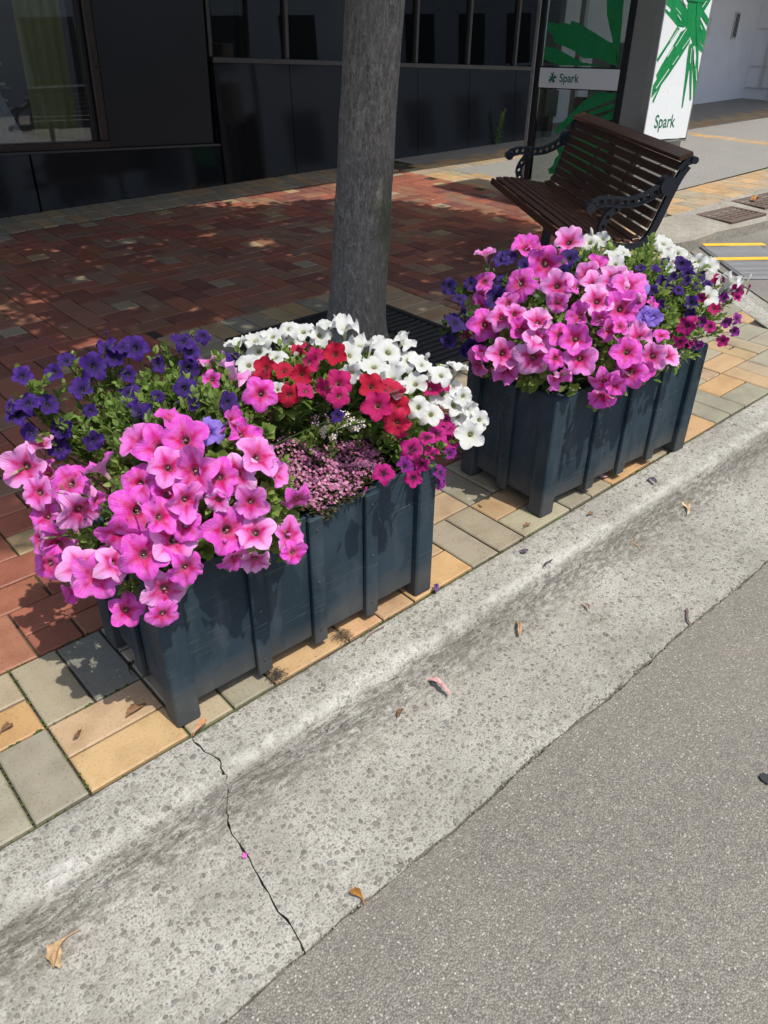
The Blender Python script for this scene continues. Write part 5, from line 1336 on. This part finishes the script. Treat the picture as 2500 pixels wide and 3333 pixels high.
# closed buds and a few spent, shrivelled heads between the open flowers
def bud_mesh(kind, L, w):
    v = []; f = []; c = []; n = 8; pr = [(-.5, .05, 1), (0, .09, 1), (.25, .13, .5), (.8, .10, .5), (1.25, .16, 0), (1.5, .13, 0), (1.7, .03, 0)]
    for z, r, part in pr:
        for k in range(n):
            a = 6.283 * k / n + z * .9; rr = r * (1 + .25 * (k % 2) * (part == 0)) * w; v.append((rr * math.cos(a), rr * math.sin(a), z * L)); c.append((.8, .3, part, 1))
    for i in range(len(pr) - 1):
        for k in range(n): f.append((i * n + (k + 1) % n, i * n + k, (i + 1) * n + k, (i + 1) * n + (k + 1) % n)[::-1])
    me = bpy.data.meshes.new('bud'); me.from_pydata(v, [], f); me.materials.append(FM[kind]); set_fc(me, c); me.shade_smooth(); return me
BM = {}
for (key, (t, base, lst)) in PLANTS.items():
    kd = key[1]
    if kd == 'lilac': continue
    for q, R_, n in fr_.sample(lst, max(3, len(lst) // 3)):
        d = (n + Vector((fr_.gauss(0, .6), fr_.gauss(0, .6), fr_.gauss(.3, .5)))).normalized(); p = q + Vector((fr_.gauss(0, .03), fr_.gauss(0, .03), fr_.gauss(0, .02))) - n * .02
        v_ = fr_.randrange(3)
        if (kd, v_) not in BM: BM[(kd, v_)] = bud_mesh(kd, 1.0, (1.0, .8, 1.5)[v_])
        s = R_ * fr_.uniform(.5, .85); link('bud', BM[(kd, v_)], t, mw=Matrix.Translation(p - base) @ d.to_track_quat('Z', 'Y').to_matrix().to_4x4() @ Matrix.Scale(s, 4))
# stems
for key, (t, base, lst) in PLANTS.items():
    mb = MB()
    for p, R_, n in lst:
        a = p - n * R_ * 1.9; b = base + Vector((fr_.uniform(-.10, .10), fr_.uniform(-.06, .06), 0)); mid = a.lerp(b, .5) + Vector((0, 0, .04)) - n * .02
        pts = [a.lerp(mid, u).lerp(mid.lerp(b, u), u) - base for u in (0, .2, .4, .6, .8, 1)]
        mb.tube(pts, [.0014, .0016, .002, .002, .0024, .003], 5, False)
    o = mb.build('stems', MAT['leafb'], t, True); set_fc(o.data, [(.5, 0, 0, 1)] * len(o.data.vertices))
# leaves
class Leaves:
    def __init__(s): s.v = []; s.f = []; s.c = []
    def leaf(s, p, d, nrm, L, W, tone):
        d = d.normalized(); sd = d.cross(nrm)
        if sd.length < 1e-4: sd = d.cross(Vector((1, .3, .2)))
        sd.normalize(); nn = sd.cross(d).normalized(); m = len(s.v)
        s.v += [p, p + d * L * .32 + sd * W * .9 + nn * L * .06, p + d * L * .36 - nn * L * .03, p + d * L * .32 - sd * W * .9 + nn * L * .06, p + d * L * .68 + sd * W * .8 + nn * L * .05, p + d * L * .70 - nn * L * .01, p + d * L * .68 - sd * W * .8 + nn * L * .05, p + d * L - nn * L * .10]
        s.f += [(m, m + 2, m + 1), (m, m + 3, m + 2), (m + 1, m + 2, m + 5, m + 4), (m + 2, m + 3, m + 6, m + 5), (m + 4, m + 5, m + 7), (m + 5, m + 6, m + 7)]; s.c += [(tone, 0, 0, 1)] * 8
    def sprig(s, p, d, L, n, size, r, narrow=.33, tip=True):
        d = d.normalized(); a = d.cross(Vector((.3, .2, 1))).normalized(); b = d.cross(a); ph = r.uniform(0, 6.28)
        for k in range(n):
            u = (k + .5) / n; w = ph + k * 2.4; q = p + d * L * u; out = (a * math.cos(w) + b * math.sin(w)); sz = size * (1.15 - .55 * u) * r.uniform(.75, 1.2)
            s.leaf(q, out * (1.0 - .55 * u) + d * (.35 + .8 * u), d, sz, sz * narrow, min(1, max(0, r.gauss(.35 + .35 * u, .16))))
        # stem of the sprig
        m = len(s.v)
        for q, rr in ((p, .0022), (p + d * L, .0012)):
            for k in range(4): s.v.append(q + (a * math.cos(1.571 * k) + b * math.sin(1.571 * k)) * rr); s.c.append((.5, 0, 0, 1))
        s.f += [(m + k, m + (k + 1) % 4, m + 4 + (k + 1) % 4, m + 4 + k) for k in range(4)]
    def build(s, name, mat, parent, base):
        o = pyobj(name, [q - base for q in s.v], s.f, mat, parent, True); set_fc(o.data, s.c); tag(o, kind='stuff'); return o
def blocks(pl, p):
    # a shoot must not grow through or across the face of an open flower
    for a, pn, kd, q, R_, n in FL:
        if a != pl: continue
        w = p - q
        if w.length < 2.6 * R_:
            h = w.dot(n)
            if h > -.35 * R_ and (w - n * h).length < .95 * R_ + .008: return True
    return False
lr = random.Random(77); FOL = {k: Leaves() for k in PLANTS}
def near_plant(pl, p):
    best = None; bd = 9
    for (a, pn), (t, base, lst) in PLANTS.items():
        if a != pl: continue
        for q, R_, n in lst:
            d = (q - p).length
            if d < bd: bd = d; best = (a, pn)
    return best, bd
def in_mat(p): return .86 < p.x < 1.28 and p.y < 1.51 and p.z > .38
for pl, (c0, ax) in MOUND.items():
    cnt = 0
    while cnt < 620:
        d = Vector((lr.gauss(0, 1), lr.gauss(0, 1), lr.gauss(.5, .9))).normalized()
        k = (abs(d.x / ax.x) ** 2.4 + abs(d.y / ax.y) ** 2.4 + abs(d.z / ax.z) ** 2.4) ** (-1 / 2.4)
        sc = lr.uniform(.62, .86); p = c0 + d * k * sc
        if p.z < .36 or (pl == 1 and in_mat(p)): continue
        if pl == 1 and p.z > .50 and p.x > .86 and p.x < 1.28 and p.y < 1.52: continue
        if p.z < .45 and abs(p.x - c0.x) < .43 and abs(p.y - c0.y) < .20: continue
        if p.z < .50 and p.y < c0.y - .14 and lr.random() < .8: continue
        key, bd = near_plant(pl, p)
        if bd > .13: continue
        nrm = Vector((d.x / ax.x, d.y / ax.y, d.z / ax.z)).normalized(); up_ = (nrm + Vector((lr.gauss(0, .4), lr.gauss(0, .4), .45 + lr.gauss(0, .3)))).normalized()
        pur = key[1] in ('purple', 'darkpurple'); L = lr.uniform(.045, .085) * (1.45 if pur else 1) * (.7 if key[1] == 'white' else 1)
        if blocks(pl, p + up_ * L) or blocks(pl, p + up_ * L * .5): continue
        cnt += 1
        FOL[key].sprig(p, up_, L, lr.choice([7, 9, 10, 12]), lr.uniform(.024, .040), lr, lr.uniform(.26, .40))
    # dense shaded interior
    for _ in range(2300):
        d = Vector((lr.gauss(0, 1), lr.gauss(0, 1), lr.gauss(.4, .9))).normalized()
        k = (abs(d.x / ax.x) ** 2.4 + abs(d.y / ax.y) ** 2.4 + abs(d.z / ax.z) ** 2.4) ** (-1 / 2.4); p = c0 + d * k * lr.uniform(.45, .86)
        if p.z < .42 and (abs(p.x - c0.x) < .44 and abs(p.y - c0.y) < .215): continue
        if p.z < .37 or (pl == 1 and in_mat(p)): continue
        key, bd = near_plant(pl, p)
        if bd > .16: continue
        L = lr.uniform(.025, .05); FOL[key].leaf(p, Vector((lr.gauss(0, 1), lr.gauss(0, 1), lr.gauss(.2, .6))), Vector((0, 0, 1)) + d, L, L * lr.uniform(.28, .4), lr.uniform(0, .5))
for pl, plant, kind, p, R_, n in FL:
    t, base, lst = PLANTS[(pl, plant)]; root = base + Vector((0, 0, .05))
    pu = kind in ('purple', 'darkpurple')
    for _ in range(6 if pu else 3 if kind == 'white' else 2):
        u = lr.uniform(.05, .5) if pu else lr.uniform(.14, .45); q = (p - n * R_ * 2.0).lerp(root, u)
        if pl == 1 and in_mat(q): continue
        out = (q - MOUND[pl][0]); dd_ = (out.normalized() * .8 * (1 if not pu else .6) + Vector((lr.gauss(0, .5), lr.gauss(0, .5), .6))).normalized(); L = lr.uniform(.03, .065) * (1.4 if pu else 1)
        if blocks(pl, q + dd_ * L) and not (pu and lr.random() < .3): continue
        FOL[(pl, plant)].sprig(q, dd_, L, lr.choice([6, 8, 9]), lr.uniform(.022, .036), lr, .34)
for _ in range(120):   # leafy middle of the nearest planter, under the red and magenta blooms
    a = lr.random() < .65; key = (1, 'red') if a else (1, 'magenta')
    p = Vector((lr.uniform(.96, 1.40), lr.uniform(1.52, 1.74), lr.uniform(.46, .62))) if a else Vector((lr.uniform(1.24, 1.44), lr.uniform(1.34, 1.6), lr.uniform(.43, .56)))
    FOL[key].sprig(p, Vector((lr.gauss(0, .4), lr.gauss(-.3, .4), 1)), lr.uniform(.05, .09), 10, lr.uniform(.024, .038), lr, .34)
for key, lv in FOL.items():
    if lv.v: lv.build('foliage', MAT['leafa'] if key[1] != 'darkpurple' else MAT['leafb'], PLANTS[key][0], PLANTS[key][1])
# ------------------------------------------------------------------ mats of tiny pink flowers and nemesia
tiny = [simple('tiny_pink', (.44, .12, .27), .7, var=.35, sc=60, bs_=0), simple('tiny_pale', (.57, .28, .42), .7, var=.25, sc=60, bs_=0), simple('tiny_white', (.75, .72, .74), .7, var=.1, sc=60, bs_=0), simple('tiny_lilac', (.55, .36, .60), .7, var=.2, sc=60, bs_=0), simple('tiny_yellow', (.6, .36, .04), .7, var=.2, sc=60, bs_=0)]
matleaf = m_leaf('tiny_leaf', (.045, .045, .02), (.11, .10, .035), .25)
def tiny_flower(V, F, I, p, n, r, mi, rr):
    n = n.normalized(); a = n.cross(Vector((.3, .9, .1))).normalized(); b = n.cross(a); ph = rr.uniform(0, 6.28); m0 = len(V); V.append(p)
    for k in range(5):
        w = ph + 1.2566 * k
        for dw, q in ((-.42, .75), (0, 1.1), (.42, .75)): V.append(p + (a * math.cos(w + dw) + b * math.sin(w + dw)) * r * q + n * r * .25)
        m = m0 + 1 + 3 * k; F.append((m0, m, m + 1, m + 2)); I.append(mi)
def mat_plant(base, poly, zf, n, nl, label, seed):
    rr = random.Random(seed); t = empty('pink_moss_flower', base); tag(t, label, 'flower'); V = []; F = []; I = []; lv = Leaves()
    def ins(x, y):
        c = False
        for i in range(len(poly)):
            (xa, ya), (xb, yb) = poly[i], poly[(i + 1) % len(poly)]
            if (ya > y) != (yb > y) and x < (xb - xa) * (y - ya) / (yb - ya) + xa: c = not c
        return c
    xs = [p[0] for p in poly]; ys = [p[1] for p in poly]; k = 0
    while k < n + nl:
        x, y = rr.uniform(min(xs), max(xs)), rr.uniform(min(ys), max(ys))
        if not ins(x, y): continue
        z = zf(x, y); k += 1
        if k <= n: tiny_flower(V, F, I, Vector((x, y, z + rr.uniform(0, .016))) - base, Vector((rr.gauss(0, .4), rr.gauss(-.4, .4), 1)), rr.uniform(.003, .0054), 0 if rr.random() < .62 else 1, rr)
        else:
            L = rr.uniform(.008, .018); lv.leaf(Vector((x, y, z - rr.uniform(0, .02))), Vector((rr.gauss(0, 1), rr.gauss(0, 1), rr.gauss(.5, .5))), Vector((0, 0, 1)), L, L * .3, rr.random())
    me = bpy.data.meshes.new('blossoms'); me.from_pydata([tuple(v) for v in V], [], F)
    for m in tiny: me.materials.append(m)
    me.polygons.foreach_set('material_index', I); o = link('blossoms', me, t); tag(o, kind='stuff'); lv.build('foliage', matleaf, t, base)
def zmat(x, y):
    b = .485 + min(.09, max(0, y - 1.42) * .5) + .016 * math.sin(x * 23) * math.cos(y * 19) + .01 * math.sin(x * 57 + y * 41)
    return b if y > 1.345 else b - (1.345 - y) * 1.6
mat_plant(Vector((1.07, 1.45, .43)), [(.88, 1.60), (.99, 1.54), (1.12, 1.50), (1.27, 1.47), (1.23, 1.37), (1.17, 1.330), (.98, 1.330), (.82, 1.35), (.78, 1.52)], zmat, 2600, 7000, 'low mat of tiny pink flowers at the front of the nearest planter', 4)
mat_plant(Vector((2.62, 1.38, .45)), [(2.56, 1.30), (2.70, 1.30), (2.72, 1.42), (2.58, 1.44)], lambda x, y: .56 + .02 * math.sin(x * 40), 110, 420, 'small tuft of tiny rusty pink flowers in the planter by the bench', 9)
def nemesia():
    base = Vector((1.14, 1.56, .43)); t = empty('nemesia', base); tag(t, 'white and lilac nemesia clusters behind the tiny pink flowers', 'flower'); rr = random.Random(8); lv = Leaves()
    for (x, y, mi) in ((1.07, 1.63, 3), (1.116, 1.631, 2), (1.161, 1.648, 3), (1.147, 1.537, 3), (1.123, 1.463, 2), (1.199, 1.499, 2), (1.21, 1.456, 2)):
        V = []; F = []; I = []; c = Vector((x, y, .578))
        for k in range(11):
            d = Vector((rr.gauss(0, 1), rr.gauss(0, 1), rr.gauss(.3, .8))).normalized(); p = c + d * .020
            tiny_flower(V, F, I, p - base, d + Vector((0, -.5, .3)), rr.uniform(.008, .011), mi if rr.random() < .7 else 2, rr); tiny_flower(V, F, I, p - base + d * .003, d + Vector((0, -.5, .3)), .0035, 4, rr)
        me = bpy.data.meshes.new('flower_cluster'); me.from_pydata([tuple(v) for v in V], [], F)
        for m in tiny: me.materials.append(m)
        me.polygons.foreach_set('material_index', I); link('flower_cluster', me, t)
        lv.sprig(Vector((x, y, .46)), Vector((0, -.1, 1)), .09, 10, .03, rr)
    for _ in range(85): lv.sprig(Vector((rr.uniform(1.02, 1.36), rr.uniform(1.49, 1.7), rr.uniform(.45, .52))), Vector((rr.gauss(0, .3), rr.gauss(-.2, .3), 1)), rr.uniform(.04, .09), 10, rr.uniform(.022, .036), rr)
    lv.build('foliage', MAT['leafa'], t, base)
nemesia()
# weed at the foot of the granite wall
def weed():
    base = Vector((8.18, 7.02, 0)); t = empty('weed', base); tag(t, 'green weed growing at the foot of the granite wall', 'weed'); lv = Leaves(); rr = random.Random(3)
    lv.sprig(base, Vector((.05, -.1, 1)), .36, 34, .07, rr, .18); lv.sprig(base, Vector((.16, -.1, 1)), .40, 36, .06, rr, .18); lv.build('foliage', MAT['leafa'], t, base)
weed()
# ------------------------------------------------------------------ fallen petals, leaves and twigs
def crumple(name, label, cat, loc, L, W, ang, col, seed, curl=.5, z0=0.0):
    rr = random.Random(seed); nx, ny = 14, 8; v = []; m = simple(name + '_mat', col, .75, var=.5, sc=60, bs_=.5)
    L *= .8; W *= .8
    if loc[2] < -.05: loc = (loc[0] * 1.0166, loc[1] * 1.0166, loc[2] - .029)
    stalk = cat in ('leaf', 'flower') and rr.random() < .75; ph = rr.uniform(0, 6)
    for i in range(nx + 1):
        u = i / nx
        if cat == 'twig': w = W
        elif stalk: w = W * (.16 if u < .3 else .16 + 1.0 * min(1, (u - .3) / .45)) * rr.uniform(.8, 1.15)
        else: w = W * max(.2, math.sin(math.pi * min(1, u * .85 + .12))) * rr.uniform(.75, 1.2)
        ctr = .35 * W * math.sin(u * 4 + ph) * (1 if cat != 'twig' else 3); bend = L * .13 * curl * max(0, math.sin(u * 2.6 + ph * .3))
        for j in range(ny + 1):
            q = j / ny - .5; fold = .30 * w * math.sin(q * 9 + ph + u * 3) + .12 * w * math.sin(q * 21 + u * 9)
            v.append((L * (u - .5) + (rr.uniform(-.05, .05) * L if i == nx else 0), q * w * .85 + ctr, .003 + .32 * w + bend + fold * curl + abs(q) * w * curl * .5))
    zmin = min(p[2] for p in v); v = [(x, y, z - zmin + .0015) for x, y, z in v]
    f = [(i * (ny + 1) + j, (i + 1) * (ny + 1) + j, (i + 1) * (ny + 1) + j + 1, i * (ny + 1) + j + 1) for i in range(nx) for j in range(ny)]
    o = pyobj(name, v, f, m, None, True, loc); o.rotation_euler = (0, 0, math.radians(ang)); tag(o, label, cat, 'litter fallen on the ground'); return o
br = (.20, .10, .045); og = (.36, .16, .03); pk = (.62, .36, .36); vi = (.10, .05, .20); dk = (.035, .025, .025); tanc = (.40, .27, .15)
LIT = [('fallen_leaf', 'dry tan leaf with stalk in the gutter at lower left', 'leaf', (.075, 1.04, -.072), .10, .045, 210, tanc), ('fallen_petal', 'bright pink petal lying on the gutter crack', 'petal', (.462, .974, -.076), .020, .016, 30, (.75, .12, .45)),
 ('fallen_leaf', 'orange dry leaf at the edge of the asphalt', 'leaf', (.590, .722, -.066), .055, .022, 75, og), ('fallen_flower', 'withered pink flower lying in the gutter', 'flower', (1.15, 1.055, -.073), .14, .028, 100, pk), ('fallen_leaf', 'small brown leaf beside the withered pink flower', 'leaf', (1.012, 1.046, -.073), .045, .022, 10, br),
 ('fallen_leaf', 'curled tan leaf in the middle of the gutter', 'leaf', (1.515, 1.058, -.074), .09, .026, 60, tanc), ('fallen_leaf', 'pale brown leaf in the gutter below the bench planter', 'leaf', (2.18, 1.077, -.073), .08, .040, 60, (.42, .26, .16)), ('fallen_flower', 'withered white and orange flower farther up the gutter', 'flower', (2.51, 1.072, -.072), .10, .045, 40, (.60, .45, .30)),
 ('twig', 'thin dark twig on the asphalt seam', 'twig', (1.955, .735, -.066), .10, .010, 50, (.16, .11, .09)), ('fallen_petal', 'violet petal beside the nearest planter foot', 'petal', (1.384, 1.290, .008), .045, .026, 80, vi), ('fallen_petal', 'dark violet petal on the kerb between the planters', 'petal', (1.745, 1.236, .008), .035, .022, 120, (.09, .07, .11)),
 ('fallen_petal', 'dull violet petal on the kerb in front of the bench planter', 'petal', (2.47, 1.205, .008), .06, .030, 40, (.14, .10, .16)), ('fallen_petal', 'pink petal scrap on a tan paver by the bench planter', 'petal', (2.36, 1.345, .002), .05, .018, -30, pk), ('fallen_leaf', 'crumpled brown leaf on the drain grate', 'leaf', (7.50, 3.30, .02), .13, .08, 20, og),
 ('fallen_petal', 'white petal on the pavers past the bench planter', 'petal', (3.175, 1.46, .002), .07, .035, 15, (.78, .78, .74)), ('fallen_leaf', 'brown shrivelled leaf on the tan paver near the planter leg', 'leaf', (.455, 1.455, .002), .075, .022, 20, br), ('fallen_leaf', 'tiny brown leaf on the orange paver at left', 'leaf', (.31, 1.478, .002), .045, .016, 25, (.14, .07, .035)),
 ('fallen_leaf', 'brown leaf on the paver at the left edge', 'leaf', (.178, 1.612, .002), .045, .022, 40, (.16, .085, .04)), ('fallen_leaf', 'yellow and red leaf wedged in the kerb joint', 'leaf', (.545, 1.291, .008), .065, .022, 40, (.45, .22, .10)), ('fallen_leaf', 'brown leaf on the kerb below the bench planter corner', 'leaf', (2.10, 1.222, .008), .04, .014, 0, br),
 ('fallen_leaf', 'curly dry leaf on the tan paver in front of the bench planter', 'leaf', (1.87, 1.33, .002), .04, .022, 30, br), ('twig', 'dark curled twig on the kerb edge', 'twig', (1.76, 1.145, .004), .06, .008, 20, dk), ('fallen_petal', 'reddish petal scrap in the upper gutter', 'petal', (1.76, .98, -.073), .05, .012, 60, (.35, .17, .17)),
 ('fallen_leaf', 'dark dead leaf in the planter shadow at left', 'leaf', (.515, 1.60, .002), .06, .018, 70, (.06, .035, .025)), ('twig', 'thin reddish twig along the kerb joint', 'twig', (1.10, 1.262, .008), .12, .007, 8, (.20, .12, .10))]
for k, (nm, lb, ct, lc, L, W, an, cl) in enumerate(LIT): crumple(nm, lb, ct, lc, L, W, an, cl, 100 + k, .7 if nm != 'twig' else .25)
def root_tuft(loc, label, seed, r, col):
    rr = random.Random(seed); mb = MB()
    for _ in range(46):
        a = rr.uniform(0, 6.28); L = r * rr.uniform(.3, 1); b = a + rr.gauss(0, 1)
        mb.tube([(0, 0, .004), (L * .5 * math.cos(a), L * .5 * math.sin(a), .006 + rr.uniform(0, .012)), (L * math.cos(b), L * math.sin(b), .002 + rr.uniform(0, .01))], .0009, 3, False)
    o = mb.build('dry_root_tuft', simple('dry_roots', col, .9, var=.4, sc=90)); o.location = loc; tag(o, label, 'debris')
root_tuft((.80, 1.315, .001), 'dark tangle of dry roots on the paver under the nearest planter', 5, .035, (.06, .05, .04)); root_tuft((1.035, 1.318, .001), 'brown tuft of dry roots beside the kerb under the nearest planter', 6, .04, (.16, .11, .06)); root_tuft((.60, 1.69, .001), 'brown dried tuft at the back leg of the nearest planter', 7, .035, (.09, .05, .03))
# dark stain on the road
st_ = simple('tar_spot', (.03, .03, .033), .5)
rr = random.Random(2); pts = [(1.565 + .016 * rr.uniform(.7, 1.2) * math.cos(k * .524), .288 + .016 * rr.uniform(.7, 1.2) * math.sin(k * .524)) for k in range(12)]
mb = MB(); mb.v = [(x, y, -.095) for x, y in pts] + [(x, y, -.0815) for x, y in pts]; mb.f = [tuple(range(12, 24))] + [(k, (k + 1) % 12, 12 + (k + 1) % 12, 12 + k) for k in range(12)]
o = mb.build('tar_spot', st_); tag(o, 'small black tar spot on the asphalt at the right', 'tar spot')

# loose grit in the seam between gutter and road and along the channel
def grit():
    rr = random.Random(31); mb = MB()
    for k in range(900):
        x = rr.uniform(-.2, 4.0); m = rr.random()
        if m < .62: y, z = 1.285 - .565 - rr.gauss(0, .006), -.096
        elif m < .85: y, z = 1.285 - rr.uniform(.20, .26), -.1045
        else: y, z = 1.285 - .565 - abs(rr.gauss(0, .12)), -.094
        r = rr.uniform(.0012, .0036); a = rr.uniform(0, 6.28)
        v = [(x + r * math.cos(a + 1.571 * q) * rr.uniform(.7, 1.3), y + r * math.sin(a + 1.571 * q) * rr.uniform(.7, 1.3), z - .001) for q in range(4)] + [(x + rr.gauss(0, r * .2), y, z + r * rr.uniform(.7, 1.2))]
        mb.add(v, [(0, 1, 4), (1, 2, 4), (2, 3, 4), (3, 0, 4)])
    o = mb.build('grit', simple('grit_stone', (.27, .25, .215), .85, var=.6, sc=90)); tag(o, 'loose grit along the gutter seam', 'grit', kind='stuff')
grit()
